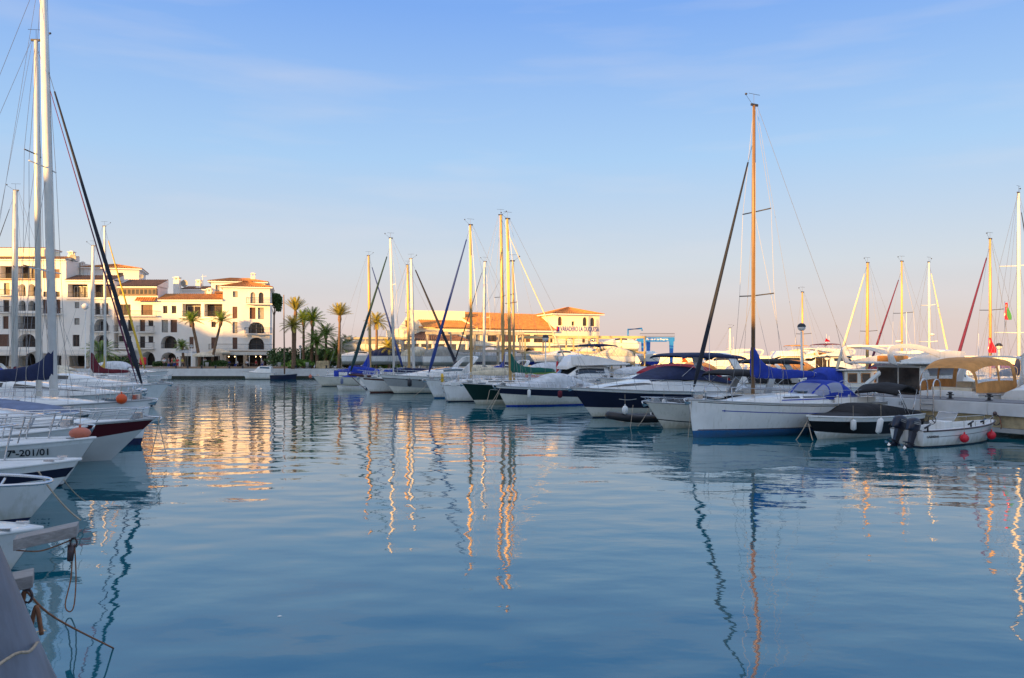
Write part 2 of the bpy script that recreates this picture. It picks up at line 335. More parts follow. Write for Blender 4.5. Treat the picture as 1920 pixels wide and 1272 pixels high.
def rail(root, a, b, y, z, h=.95, ret=0, name='railing'):
    mb = MB(); mb.tube([(a,y,z+h),(b,y,z+h)], .03, 4); mb.tube([(a,y,z+.1),(b,y,z+.1)], .02, 4)
    n = max(2, int((b-a)/.16))
    for k in range(n+1):
        x = a+(b-a)*k/n; mb.tube([(x,y,z),(x,y,z+h)], .012, 3, caps=False)
    if ret:
        for x in (a, b):
            mb.tube([(x,y,z+h),(x,ret,z+h)], .03, 4); 
            for k in range(5): mb.tube([(x,y+(ret-y)*k/5,z),(x,y+(ret-y)*k/5,z+h)], .012, 3, caps=False)
    return mb.build(name, 'iron', root)
def balcony(root, a, b, z, out=1.0, rl=True, mt='trim', h=.95):
    o_ = MB().box(a, b, -out, -.003, z-.16, z).build('balcony', mt, root)
    if rl: rail(o_, a+.05, b-.05, -out+.05, z, h, ret=-.02)
def tile_slope(mb, a, b, c, d, pitch=.36):
    """a,b eave left/right, c,d ridge right/left; barrel tiles running down the slope."""
    a, b, c, d = map(Vector, (a, b, c, d)); L = max((b-a).length, (c-d).length); n = max(3, int(L/pitch))
    nrm = (b-a).cross(d-a)
    if nrm.length < 1e-6: nrm = (b-a).cross(c-a)
    nrm.normalize(); 
    if nrm.z < 0: nrm = -nrm
    rows = [[], []]; q = 4
    for k in range(n*q+1):
        t = k/(n*q); hgt = .11*abs(math.sin(math.pi*t*n))
        rows[0].append(tuple(a.lerp(b, t)+nrm*hgt)); rows[1].append(tuple(d.lerp(c, t)+nrm*hgt*.98))
    mb.grid(rows, 0, sm=False)
def hip_roof(root, x0, x1, y0, y1, ze, zr, ov=.5, mt='tile', name='roof', ridge=None):
    mb = MB(); xa, xb, ya, yb = x0-ov, x1+ov, y0-ov, y1+ov; w_, d_ = xb-xa, yb-ya
    if w_ >= d_: r0 = (xa+d_/2*.9, (ya+yb)/2, zr); r1 = (xb-d_/2*.9, (ya+yb)/2, zr)
    else: r0 = ((xa+xb)/2, ya+w_/2*.9, zr); r1 = ((xa+xb)/2, yb-w_/2*.9, zr)
    A, B, C, D = (xa,ya,ze), (xb,ya,ze), (xb,yb,ze), (xa,yb,ze)
    if w_ >= d_:
        tile_slope(mb, A, B, r1, r0); tile_slope(mb, C, D, r0, r1); tile_slope(mb, B, C, r1, r1); tile_slope(mb, D, A, r0, r0)
    else:
        tile_slope(mb, A, B, r0, r0); tile_slope(mb, B, C, r1, r0); tile_slope(mb, C, D, r1, r1); tile_slope(mb, D, A, r0, r1)
    o_ = mb.build(name, mt, root)
    MB().box(xa+.05, xb-.05, ya+.05, yb-.05, ze-.22, ze-.02).build('eaves', 'trim', root)
    return o_
def shed_roof(root, x0, x1, y0, ze, y1, zr, mt='tile', ov=.4):
    mb = MB(); tile_slope(mb, (x0-.1,y0-ov,ze), (x1+.1,y0-ov,ze), (x1+.1,y1,zr), (x0-.1,y1,zr))
    mb.poly([(x0-.1,y1,zr),(x1+.1,y1,zr),(x1+.1,y1,ze),(x0-.1,y1,ze)],1)
    mb.poly([(x0-.1,y0-ov,ze),(x0-.1,y1,zr),(x0-.1,y1,ze)],1); mb.poly([(x1+.1,y0-ov,ze),(x1+.1,y1,ze),(x1+.1,y1,zr)],1)
    mb.build('roof', [mt, 'trim'], root)
    MB().box(x0-.05, x1+.05, y0-ov+.04, y0-.002, ze-.24, ze-.03).build('cornice', 'trim', root)
def chimney(root, x, y, z0, z1, w_=.8):
    mb = MB(); mb.box(x-w_/2, x+w_/2, y-w_/2, y+w_/2, z0, z1-.55); 
    for sx_ in (-1,1):
        for sy_ in (-1,1): mb.box(x+sx_*w_*.32-.1, x+sx_*w_*.32+.1, y+sy_*w_*.32-.1, y+sy_*w_*.32+.1, z1-.55, z1-.15)
    mb.box(x-w_*.58, x+w_*.58, y-w_*.58, y+w_*.58, z1-.15, z1-.03); mb.box(x-w_*.3, x+w_*.3, y-w_*.3, y+w_*.3, z1-.03, z1+.1)
    mb.build('chimney', 'trim', root)
def dish(root, x, y, z, r):
    mb = MB(); rows = []
    for i in range(5):
        a = i/4*.9; rows.append([(x+r*math.sin(a)*1.1*math.cos(t), y-(.4-r*.5*math.cos(a))+r*.2, z+r*math.sin(a)*1.1*math.sin(t)) for t in [2*math.pi*k/14 for k in range(14)]])
    mb.grid(rows, 0, closed=True); mb.tube([(x,y,z-.7),(x,y,z)], .04, 5)
    mb.build('satellite_dish', 'cvgrey', root)

BY = 133.0                      # distance of the promenade house fronts
def bx(px): return X(px, BY)
def bz(py): return Z(py, BY)
def fx_for(pa, th, Y0):
    def f(px):
        k = (px-960)/F; X0 = X(pa, Y0)
        return (X0-Y0*k)/(k*math.sin(th)-math.cos(th))
    return f
def ophelp(lst, zf=bz, xf=bx):
    return [(xf(a), xf(b), zf(d), zf(c), ar, k) for a, b, c, d, ar, k in lst]
def block(name, label, wall, pa, pb, ptop, depth, ops, dy=0, th=0.0):
    """house front between photo columns pa..pb with its top at row ptop."""
    if th:
        f = fx_for(pa, th, BY+dy); root = thing(name, label, 'building', (X(pa, BY+dy), BY+dy, 0), th, 'white houses along the promenade')
    else:
        f = bx; root = thing(name, label, 'building', (0, BY+dy, 0), 0, 'white houses along the promenade')
    house_facade(root, wall, None, 0, depth, QZ, f(pa), f(pb), bz(ptop), ophelp(ops, xf=f)); return root

CT = R(15); bc = fx_for(418, CT, BY); bp = fx_for(396, CT, BY+9.6)
# right-hand corner tower house
r = block('apartment_building', 'white corner house with orange hipped roof and arched balconies at the right row end', 'stucco', 418, 506, 538, 11, [
    (436.5,445.5,546,557,False,'window'),(469.5,478.5,547,568,True,'door'),(485,494,547,568,True,'door'),
    (436,445,575,597,False,'shutter'),(468,479,576,598,False,'door'),(483.5,494.5,576,598,False,'door'),
    (436,445,604,625,False,'door'),(466,495,604,625,True,'loggia'),(436,445,633,655,False,'shutter'),(466,495,633,656,True,'loggia'),
    (424,456,665,688,False,'arcade'),(463,500,665,688,False,'arcade')], th=CT)
hip_roof(r, bc(418), bc(506), 0, 9, bz(537), bz(523.5))
balcony(r, bc(462), bc(511), bz(569), 1.1); balcony(r, bc(459), bc(511), bz(625.5), 1.1)
balcony(r, bc(393), bc(513), bz(656), 2.3, h=.9)
mb = MB(); mb.box(bc(421), bc(512), -4.2, -2.31, bz(666), bz(660)); mb.build('awning', 'awning', r)
for p in (423, 446, 470, 492, 509): MB().tube([(bc(p),-4.0,QZ),(bc(p),-4.0,bz(665))], .07, 6).build('post', 'trim', r)
for p in (430,441,468,480,489): MB().ell((bc(p),-1,bz(669)), (.07,.07,.07), nu=6, nv=4).build('lamp', 'lampwarm', r)
# upper penthouse set back behind it
r2 = block('apartment_building', 'taller white penthouse block with orange hipped roof behind the corner house', 'stucco', 396, 497, 518, 7, [(404,411.5,525,543,False,'window'),(433,440,522,528,False,'window')], dy=9.6, th=CT)
hip_roof(r2, bp(395), bp(498), 0, 7, bz(517), bz(507)); chimney(r2, bp(473), 2.5, bz(510), bz(497))
# middle block
r = block('apartment_building', 'long white house with tiled edge and wide top loggia left of the corner house', 'stucco', 296, 417.9, 563, 10, [
    (305.5,314,573.5,588,False,'window'),(321.7,330.5,573.5,588,False,'window'),
    (342,377,570,594,False,'loggia'),(383,417,570,594,False,'loggia'),
    (303,315,600,623.5,False,'door'),(319.5,332,600,623.5,False,'door'),(355,363.5,602.5,613.6,False,'window'),(396,404.5,603,614,False,'window'),
    (302,331.5,630,653.6,True,'loggia'),(355,363,632,653.6,False,'shutter'),(396,404.5,633,654,False,'shutter'),
    (301,331.5,661,688,True,'arcade'),(338,360,668,688,False,'arcade'),(366,412,668,688,False,'arcade')])
shed_roof(r, bx(296), bx(417.8), 0, bz(562), 3.2, bz(549)); balcony(r, bx(335), bx(417), bz(596), .35, rl=False)
chimney(r, bx(378), 3.6, bz(556), bz(538)); dish(r, bx(372), 3.8, bz(545), .5)
mb = MB(); mb.box(bx(388), bx(416), 3.4, 6, bz(546.5), bz(543.5)); 
for p in (389,415): mb.box(bx(p)-.12, bx(p)+.12, 3.5, 3.75, bz(556), bz(546.4))
mb.build('pergola', 'tiledark', r)
# back houses peeking above
r2 = block('apartment_building', 'small set-back white house with dark tiled roof, chimneys and satellite dish above the long house', 'stucco2', 303, 353, 536, 6, [], dy=8)
shed_roof(r2, bx(303), bx(353), 0, bz(535), 3, bz(527), 'tiledark'); chimney(r2, bx(297.5), -.6, bz(560), bz(512), 1.0); chimney(r2, bx(333.5), .9, bz(535), bz(516), .8)
dish(r2, bx(309.5), -.2, bz(524), .75)
mb = MB(); mb.tube([(bx(341),1,bz(530)),(bx(341),1,bz(505))], .06, 5); mb.tube([(bx(338),1,bz(509)),(bx(349),1,bz(508))], .03, 4); mb.build('antenna', 'trim', r2)
# block C with glazed gallery
r = block('apartment_building', 'narrow white house with glazed brown gallery and stacked small balconies', 'stucco', 222, 295.9, 556, 10, [
    (222.5,245,571,591,False,'door'),(264.5,286,571.5,591,False,'door'),(262,272,600,621.5,False,'door'),(278,287.5,601,612,False,'window'),(222.5,233,600,611,False,'window'),
    (262,272,631,652.6,False,'door'),(278,287.5,631,642.6,False,'window'),(222.5,233,630,641,False,'window'),(236,246,630,652,False,'door'),(240,249,600,621,False,'door'),
    (263.6,290.6,660,686,True,'arcade'),(226,257,662,686,True,'arcade')])
balcony(r, bx(222), bx(296), bz(592.5), .9, h=.8); balcony(r, bx(259), bx(291), bz(622.5), .9); balcony(r, bx(259), bx(291), bz(653.5), .9); balcony(r, bx(216), bx(250), bz(622.5), .9); balcony(r, bx(216), bx(250), bz(653.5), .9)
mb = MB(); mb.box(bx(224), bx(295.5), -.45, -.004, bz(554), bz(541.5)); go = mb.build('gallery', 'brownframe', r)
mb = MB()
for k in range(9):
    a = bx(226+k*7.8); mb.poly([(a,-.454,bz(552)),(a+.5,-.454,bz(552)),(a+.5,-.454,bz(543.5)),(a,-.454,bz(543.5))])
mb.build('pane', 'glassroom', go)
shed_roof(r, bx(222), bx(295.5), 0, bz(537.5), 4, bz(521), 'tiledark', .5)
MB().box(bx(224), bx(295.5), -.002, 3.9, bz(556), bz(538)).build('attic_wall', 'stucco2', r)
mb = MB(); tile_slope(mb, (bx(256),-1.0,bz(566)), (bx(295),-1.0,bz(566)), (bx(295),-.01,bz(558)), (bx(256),-.01,bz(558))); mb.build('canopy', 'tile', r)
# block D tower
r2 = block('apartment_building', 'square white tower house with orange pyramid roof and one small window', 'stucco2', 157, 261, 497, 9, [(222,231,505,516,False,'window')], dy=4, th=R(18))
bd = fx_for(157, R(18), BY+4); hip_roof(r2, 0, bd(261), 0, 9, bz(496), bz(484.5)); chimney(r2, bd(154), .5, bz(515), bz(486), .6); dish(r2, bd(265), .2, bz(511), .45)
# block E
r = block('apartment_building', 'white house with wide brown loggias under a tiled eave between the tower houses', 'stucco', 124, 214, 527, 10, [
    (127,164,533,558,False,'loggia'),(171,209,533,558,False,'loggia'),(140,148.6,567,578,False,'window'),(139,149,597,609,False,'window'),
    (178,187.5,568.6,590,False,'door'),(191.5,203,568.6,590,False,'door'),(177,203,598.5,620.5,True,'loggia'),
    (136,149,628,650,False,'door'),(177,203,628,650,True,'loggia'),(130,160,664,688,False,'arcade'),(168,206,664,688,False,'arcade')])
shed_roof(r, bx(124), bx(214), 0, bz(525), 3.2, bz(513.5), 'tiledark'); balcony(r, bx(125), bx(212), bz(559.5), .3, rl=False); balcony(r, bx(172), bx(206), bz(622), .7); balcony(r, bx(172), bx(206), bz(591.5), .6)
# block F
r = block('apartment_building', 'tall white house at the left edge with top gallery and twin arched windows', 'stucco', -70, 123.9, 487, 11, [
    (-60,-5,499,522.5,False,'loggia'),(0,25,499,522.5,False,'loggia'),(33,71,499,522.5,False,'loggia'),(80,112,505,522,False,'shutter'),
    (7,18,531,553,False,'door'),(35,48,533,555.6,True,'loggia'),(53,66,533,555.6,True,'loggia'),(81,93,547,557,False,'window'),(104,112,547,557,False,'window'),
    (6,17,563,585,False,'door'),(35,48,564,583,True,'loggia'),(53,66,564,583,True,'loggia'),(80,93,562,588,False,'door'),(105,113,562,588,False,'door'),
    (5,16,593,617,False,'door'),(33,66,593,617,False,'loggia'),(88,95,596,618,False,'door'),(-60,-20,531,553,False,'loggia'),(-60,-20,563,585,False,'loggia'),
    (33,67,626,651,True,'loggia'),(-10,17,627,650,False,'shutter'),(-60,17,660,688,False,'arcade'),(33,67,661,688,True,'arcade'),(80,115,663,688,False,'arcade')])
shed_roof(r, bx(-70), bx(123.8), 0, bz(486), 4, bz(476.5)); balcony(r, bx(-2), bx(72), bz(523.5), .5, rl=False, mt='kerb'); balcony(r, bx(0), bx(20), bz(586), .8); balcony(r, bx(0), bx(20), bz(554.5), .8); balcony(r, bx(30), bx(70), bz(586.5), .5, rl=False); balcony(r, bx(78), bx(116), bz(589.5), .8); balcony(r, bx(30), bx(70), bz(618.5), .6)
MB().box(bx(-70), bx(55), 4.2, 9, bz(480), bz(459)).build('penthouse', 'stuccow', r); hip_roof(r, bx(-70), bx(55), 4.4, 9, bz(459), bz(455), .3)
chimney(r, bx(116), 3, bz(484), bz(468), .9); dish(r, bx(127), 1.5, bz(482), .7)
# shop awnings in front of the left houses
for i, (a, b, l) in enumerate([(125,208,'long cream shop awning below the loggia house'),(212,256,'cream shop awning beside the ground floor arch'),(0,72,'cream shop awning under the left edge house')]):
    rt = thing('shop_awning', l, 'awning', (0, BY-1.6, 0))
    mb = MB(); tile = [(bx(a),-1.6,bz(664)),(bx(b),-1.6,bz(664)),(bx(b),1.5,bz(657)),(bx(a),1.5,bz(657))]
    mb.poly(tile); mb.poly([(x_,y_,z_-.05) for x_,y_,z_ in tile][::-1]); mb.poly([(bx(a),-1.6,bz(664)),(bx(a),-1.6,bz(667)),(bx(b),-1.6,bz(667)),(bx(b),-1.6,bz(664))]); mb.build('canopy', 'awning', rt)
    mb = MB(); 
    for p in (a+1, b-1): mb.tube([(bx(p),-1.5,QZ),(bx(p),-1.5,bz(664.3))], .05, 5)
    mb.build('post', 'iron', rt)

# ---------------------------------------------------------------- boatyard building, turned 20 degrees
YT = R(20); YB = 135.0; Y0x = X(1040, YB)
def yu(px):
    k = (px-960)/F; return (Y0x-YB*k)/(k*math.sin(YT)-math.cos(YT))
def yz(py, px=None, u=None):
    u = yu(px) if u is None else u; return Z(py, YB+u*math.sin(YT))
def yop(lst): return [(yu(a), yu(b), yz(d,(a+b)/2), yz(c,(a+b)/2), ar, k) for a, b, c, d, ar, k in lst]
r = thing('boatyard_office', 'white boatyard office tower with orange hipped roof and blue lettering', 'building', (Y0x, YB, 0), YT)
ztop = yz(588.5, 1040); wdt = yu(1124)
house_facade(r, 'stuccow', None, 0, 8.6, QZ, 0, wdt, ztop, yop([(1046.4,1054,594,610.5,True,'window'),(1092.8,1100.6,595,611.5,True,'window'),(1107,1115,596,612,True,'window'),
    (1072,1077,603,611,False,'window'),(1071.5,1076.6,630,637,False,'window'),(1092,1097,630.5,643,False,'shutter'),(1110.5,1115.6,631,643.5,False,'shutter'),(1046,1062,655,673,True,'arcade'),(1066,1086,655,673,True,'arcade'),(1090,1118,655,673,True,'arcade')]))
hip_roof(r, 0, wdt, 0, 8.6, ztop+.05, yz(574, 1060), .7, 'tileyard')
balcony(r, -1, wdt+3, yz(646, 1060), 1.6, h=1.0)
tw = yu(1123)-yu(1050.5)
o = text_mesh('lettering', 'VARADERO LA DUQUESA', 1.0, 'signblue', r, (yu(1050.5), -.03, yz(621.5,1085)), (R(90),0,0), bold=.01); wid = max(v.co.x for v in o.data.vertices); o.scale = (tw/wid, 1.15, 1)
mb = MB(); mb.box(yu(1043.5), yu(1045.6), -.07, -.002, yz(622,1045), yz(612.5,1045)); mb.box(yu(1045.9), yu(1048.4), -.07, -.002, yz(621.5,1045), yz(613,1045), 1); mb.build('emblem', ['red','signblue'], r)
# wing
r = thing('boatyard_hall', 'long white boatyard hall with sloping orange tiled roof beside the office tower', 'building', (Y0x, YB, 0), YT)
zl = yz(617.5, 960); ua = yu(866); ul = yu(757)
house_facade(r, 'stuccow', None, 0, 14, QZ, ul, -.05, zl, yop([(914,940,626.6,641,False,'window'),(943,968,627,641.3,False,'window'),(971,995,627.5,641.6,False,'window'),(1001,1037,628,642.5,False,'window'),
    (874,883,626,640,False,'window'),(892,900,626,640,False,'window'),(857,861,625,633,False,'window'),
    (762,778,652,675,True,'arcade'),(783,800,652,675,True,'arcade'),(822,850,652,675,True,'arcade'),(868,900,652,675,True,'arcade'),(906,935,652,675,True,'arcade'),(942,970,652,675,True,'arcade'),(980,1010,652,675,True,'arcade')]))
mb = MB(); tile_slope(mb, (yu(893),-.9,zl), (-.1,-.9,zl-.15), (-.1,7.5,zl+2.9), (yu(872),7.5,zl+3.1)); mb.poly([(yu(872),7.5,zl+3.1),(-.1,7.5,zl+2.9),(-.1,7.5,zl),(yu(872),7.5,zl)], 1)
mb.poly([(yu(893),-.9,zl),(yu(872),7.5,zl+3.1),(yu(872),7.5,zl)],1); mb.build('roof', ['tileyard','stuccow'], r)
MB().box(yu(870), -.06, -.85, -.004, zl-.45, zl-.2).build('cornice', 'trim', r)
mb = MB(); tile_slope(mb, (yu(785),-.6,zl+.05), (yu(893),-.6,zl+.05), (yu(885),4.2,zl+1.4), (yu(779),4.2,zl+1.5)); mb.build('roof', 'tileyard', r)
MB().box(yu(777), yu(886), 4.25, 4.7, zl-.3, zl+3.05).build('parapet', 'stuccow', r)
mb = MB(); a, b = yu(747), yu(796)
mb.poly([(a,-.1,zl-.2),(b,-.1,zl-.2),(yu(778),-.1,zl+2.0),(yu(768),-.1,zl+2.3)]); mb.poly([(a,.3,zl-.2),(yu(768),.3,zl+2.3),(yu(778),.3,zl+2.0),(b,.3,zl-.2)])
mb.poly([(a,-.1,zl-.2),(yu(768),-.1,zl+2.3),(yu(768),.3,zl+2.3),(a,.3,zl-.2)]); mb.build('gable', 'stuccow', r)
MB().box(yu(760), yu(766), -.16, -.11, zl+.15, zl+1.2).build('window', 'shutter', r)
mb = MB(); zz = yz(639.5, 810); tile_slope(mb, (yu(752),-4.5,zz), (yu(866),-4.5,zz), (yu(838),-.02,zz+1.4), (yu(790),-.02,zz+1.4)); tile_slope(mb, (yu(752),-.02,zz),(yu(752),-4.5,zz),(yu(790),-.02,zz+1.4),(yu(790),-.02,zz+1.4)); tile_slope(mb, (yu(866),-4.5,zz),(yu(866),-.02,zz),(yu(838),-.02,zz+1.4),(yu(838),-.02,zz+1.4)); mb.build('porch_roof', 'tiledark', r)
MB().box(yu(754), yu(864), -4.3, -.03, zz-.55, zz-.05).build('fascia', 'trim', r)
mb = MB()
for p in (756,776,800,824,845,862): mb.box(yu(p)-.18, yu(p)+.18, -4.2, -3.85, QZ, zz-.5)
mb.build('porch_posts', 'trim', r)
balcony(r, yu(870), -.1, yz(647, 950), 1.4, rl=False)
MB().box(yu(868), yu(874), 1.5, 1.6, zl+3, zl+4.4).build('antenna', 'iron', r) if False else None

# ---------------------------------------------------------------- houses behind the viewer: they keep the near water in shade at this hour
def back_house(x0, x1, y1, h, label):
    rt = thing('apartment_building', label, 'building', ((x0+x1)/2, y1, 1.5), 0, 'houses behind the viewpoint'); w_ = (x1-x0)/2
    MB().box(-w_, w_, -14, 0, 0, h-1.5).build('wall', 'stucco2', rt)
    mb = MB(); tile_slope(mb, (-w_-.4,.5,h-1.5), (w_+.4,.5,h-1.5), (w_+.4,-7,h-.4), (-w_-.4,-7,h-.4)); tile_slope(mb, (w_+.4,-14.5,h-1.5), (-w_-.4,-14.5,h-1.5), (-w_-.4,-7,h-.4), (w_+.4,-7,h-.4)); mb.build('roof', 'tile', rt)
    fl = int((h-2)/3.0); nx = int(w_*2/4)
    for f in range(fl):
        for k in range(nx):
            xx = -w_+2+k*4.0; wo_ = MB().box(xx-.5, xx+.5, .01, .08, f*3.0+.9, f*3.0+2.2).build('window', 'brownframe', rt)
            MB().box(xx-.42, xx+.42, .081, .1, f*3.0+.98, f*3.0+2.12).build('pane', 'glass', wo_)
# ---------------------------------------------------------------- boat kit (local x runs from stern to bow, +y is port, z=0 is the waterline)
def at(lx, px, Y, rz, ly=0.0):
    c, s = math.cos(rz), math.sin(rz); return (X(px,Y)-c*lx+s*ly, Y-s*lx-c*ly, 0)

class Hull:
    def __init__(s, L, B, fb, fs, rake=.6, trake=.1, sw=.8, p=2.3, flare=1.0, sag=.05, vee=.95):
        s.L, s.B, s.fb, s.fs, s.rake, s.trake, s.sw, s.p, s.flare, s.sag, s.vee = L, B, fb, fs, rake, trake, sw, p, flare, sag, vee
        s.zk = -.35
    def w(s, t):
        if t < .42: a = t/.42; return s.B/2*(s.sw+(1-s.sw)*math.sin(a*math.pi/2))
        return s.B/2*max(.012, 1-((t-.42)/.58)**s.p)
    def zs(s, t): return s.fs+(s.fb-s.fs)*t**1.5-s.sag*math.sin(math.pi*t)
    def pt(s, t, q, side=1):
        zs = s.zs(t); z = s.zk+(zs-s.zk)*q
        e = .16+(s.vee-.16)*t**1.8*s.flare
        y = s.w(t)*max(q, 0)**e if q > 0 else 0
        x = t*s.L-s.rake*(1-q)*t**4+s.trake*(1-q)*(1-t)**6
        return (x, side*y, z)
    def qz(s, t, z): return min(.995, max(.02, (z-s.zk)/(s.zs(t)-s.zk)))
    def side(s, t, z, side=1, off=.0):
        x, y, z2 = s.pt(t, s.qz(t, z), side); return (x, y+side*off, z2)
    def build(s, bands, parent, N=26, sheer_m=None):
        """bands: list of (fn(t)->z or None for sheer, material) from the keel up; fn gives the top of the band."""
        mats = []; mb = MB()
        ts = [i/N for i in range(N+1)]
        for side in (1, -1):
            prev = [0.0]*(N+1)
            for fn, mt in bands:
                if mt not in mats: mats.append(mt)
                top = [1.0 if fn is None else s.qz(t, fn(t)) for t in ts]; K = 4
                rows = [[s.pt(t, prev[i]+(top[i]-prev[i])*k/K, side) for k in range(K+1)] for i, t in enumerate(ts)]
                mb.grid(rows, mats.index(mt), flip=side > 0)
                prev = top
        # transom
        prev = 0.0
        for fn, mt in bands:
            top = 1.0 if fn is None else s.qz(0, fn(0)); K = 3
            l = [s.pt(0, prev+(top-prev)*k/K, 1) for k in range(K+1)]; r = [s.pt(0, prev+(top-prev)*k/K, -1) for k in range(K+1)]
            mb.grid([l, r], mats.index(mt), sm=False); prev = top
        o = mb.build('hull', mats, parent)
        # rubbing strake along the sheer
        for side in (1,):
            pts = [s.pt(t, 1, 1) for t in ts]+[s.pt(t, 1, -1) for t in ts[::-1]]
            MB().tube(pts, .035, 5).build('rubbing_strake', sheer_m or 'gelgrey', parent)
        return o
    def deck(s, parent, m='deckw', N=24, t0=0, t1=1, dz=-.02, camber=.06):
        rows = []
        for i in range(N+1):
            t = t0+(t1-t0)*i/N; x, y, z = s.pt(t, 1); rows.append([(x, y*k, z+dz+camber*(1-k*k)*min(1, y)) for k in (1,.75,.5,.25,0,-.25,-.5,-.75,-1)])
        return MB().grid(rows, 0, flip=False).build('deck', m, parent)
    def rail(s, parent, t0, t1, h, n, r=.014, inset=.06, close=False, mid=True, name='guard_rail', side=(1,-1), lean=0, m='steel'):
        mb = MB(); allp = []
        for sd_ in side:
            top = []
            for i in range(n+1):
                t = t0+(t1-t0)*i/n; x, y, z = s.pt(t, 1, sd_); y -= sd_*min(inset, abs(y)*.5)
                tp = (x+lean*t, y, z+h); mb.tube([(x,y,z), tp], r*.9, 5, caps=False); top.append(tp)
            allp.append(top); mb.tube(cr_interp(top, 3), r, 5)
            if mid: mb.tube([(a, b, c-h*.45) for a, b, c in top], r*.6, 4)
        if close and len(side) == 2:
            a, b = allp[0][-1], allp[1][-1]; mx = (a[0]+.25, 0, a[2]+.02)
            mb.tube(cr_interp([a, ((a[0]+mx[0])/2+.08, a[1]*.75, a[2]), mx, ((b[0]+mx[0])/2+.08, b[1]*.75, b[2]), b], 4), r, 5)
        return mb.build(name, m, parent)

class Shell:
    """rounded cabin / canopy shape: stations (x, halfwidth, zbase, ztop), cross-section superellipse power p, side tumble."""
    def __init__(s, st, p=.5, k=4, nv=20, tumble=0.0):
        s.st = cr_interp(st, k); s.p, s.nv, s.tb = p, nv, tumble
    def at(s, u, v):
        n = len(s.st)-1; f = min(max(u, 0), 1)*n; i = min(int(f), n-1); f -= i
        x, hw, zb, zt = [a+(b-a)*f for a, b in zip(s.st[i], s.st[i+1])]
        a = math.pi*v; c, sn = math.cos(a), max(0, math.sin(a)); h = sn**s.p
        return Vector((x, hw*math.copysign(abs(c)**s.p, c)*(1-s.tb*h), zb+(zt-zb)*h))
    def ux(s, x):
        n = len(s.st)-1
        for i in range(n):
            a, b = s.st[i][0], s.st[i+1][0]
            if (a-x)*(b-x) <= 0 and a != b: return (i+(x-a)/(b-a))/n
        return 0 if abs(x-s.st[0][0]) < abs(x-s.st[-1][0]) else 1
    def build(s, name, m, parent, caps=True, thick=0):
        n = len(s.st)-1; rows = [[tuple(s.at(i/n, j/s.nv)) for j in range(s.nv+1)] for i in range(n+1)]
        mb = MB(); mb.grid(rows, 0, flip=True)
        if caps: mb.add(rows[0], [list(range(s.nv+1))]); mb.add(rows[-1], [list(range(s.nv+1))[::-1]])
        o = mb.build(name, m, parent)
        if thick: so_ = o.modifiers.new('solid', 'SOLIDIFY'); so_.thickness = thick; so_.offset = 0
        return o
    def patch(s, name, m, parent, x0, x1, v0, v1, off=.012, nu=16, nv=8, mirror=True):
        """v0,v1 numbers or functions of 0..1 along; both sides when mirror."""
        f0 = v0 if callable(v0) else (lambda a: v0); f1 = v1 if callable(v1) else (lambda a: v1)
        u0, u1 = s.ux(x0), s.ux(x1); out = []
        for sgn in ((0, 1) if mirror else (0,)):
            rows = []
            for i in range(nu+1):
                a = i/nu; u = u0+(u1-u0)*a; row = []
                for j in range(nv+1):
                    v = f0(a)+(f1(a)-f0(a))*j/nv
                    if sgn: v = 1-v
                    p = s.at(u, v); du = s.at(min(1, u+.01), v)-s.at(max(0, u-.01), v); dv = s.at(u, min(1, v+.01))-s.at(u, max(0, v-.01))
                    nn = du.cross(dv)
                    if nn.length < 1e-9: nn = Vector((0,0,1))
                    nn.normalize(); cc = Vector((p.x, 0, s.st[0][2]))
                    if nn.dot(p-cc) < 0: nn = -nn
                    row.append(tuple(p+nn*off))
                rows.append(row)
            out.append(MB().grid(rows, 0).build(name, m, parent))
        return out
LENS = (lambda c, h: ((lambda a: c-h*math.sin(math.pi*a)), (lambda a: c+h*math.sin(math.pi*a))))

def ring_full(x, hw, zc, hh, p=.6, n=14):
    out = []
    for k in range(n):
        a = 2*math.pi*k/n; c, s_ = math.cos(a), math.sin(a)
        out.append((x, hw*math.copysign(abs(c)**p, c), zc+hh*math.copysign(abs(s_)**p, s_)))
    return out
def fender(px, Y, z0, z1, m='fender', label='', rz=0, r=.11, ball=False, tilt=0, group=None, loc=None):
    """hanging fender: body plus rope, its own thing."""
    l = loc or (X(px, Y), Y, 0); t = thing('fender', label, 'fender', l, rz, group)
    mb = MB()
    if ball: mb.ell((0,0,(z0+z1)/2), (r,r,(z1-z0)/2), nu=16, nv=10); mb.tube([(0,0,z1-.02),(0,0,z1+.07)], .03, 6)
    else:
        h = z1-z0; pr = [(0,.02),(.05,.3),(.1,.75),(.16,1),(.84,1),(.9,.75),(.95,.3),(1,.2)]
        mb.grid([[(r*q*math.cos(a)+tilt*(1-tt)*h, r*q*math.sin(a), z0+h*tt) for a in [2*math.pi*k/12 for k in range(12)]] for tt, q in pr], 0, closed=True, caps=True)
    mb.build('body', m, t)
    MB().tube([(0,0,z1),(0,.03,z1+.55)], .009, 4).build('rope', 'rope', t); return t
def rope(label, pts, r=.014, m='rope', name='mooring_line', cat='rope'):
    o = MB().tube(cr_interp([tuple(p) for p in pts], 6), r, 5).build(name, m); return tag(o, label, cat)
def sagrope(label, a, b, sag, r=.014, m='rope'):
    pts = []
    for i in range(7):
        t = i/6; pts.append((a[0]+(b[0]-a[0])*t, a[1]+(b[1]-a[1])*t, a[2]+(b[2]-a[2])*t-sag*4*t*(1-t)))
    return rope(label, pts, r, m)
def wp(px, py, Y): return (X(px,Y), Y, Z(py,Y))

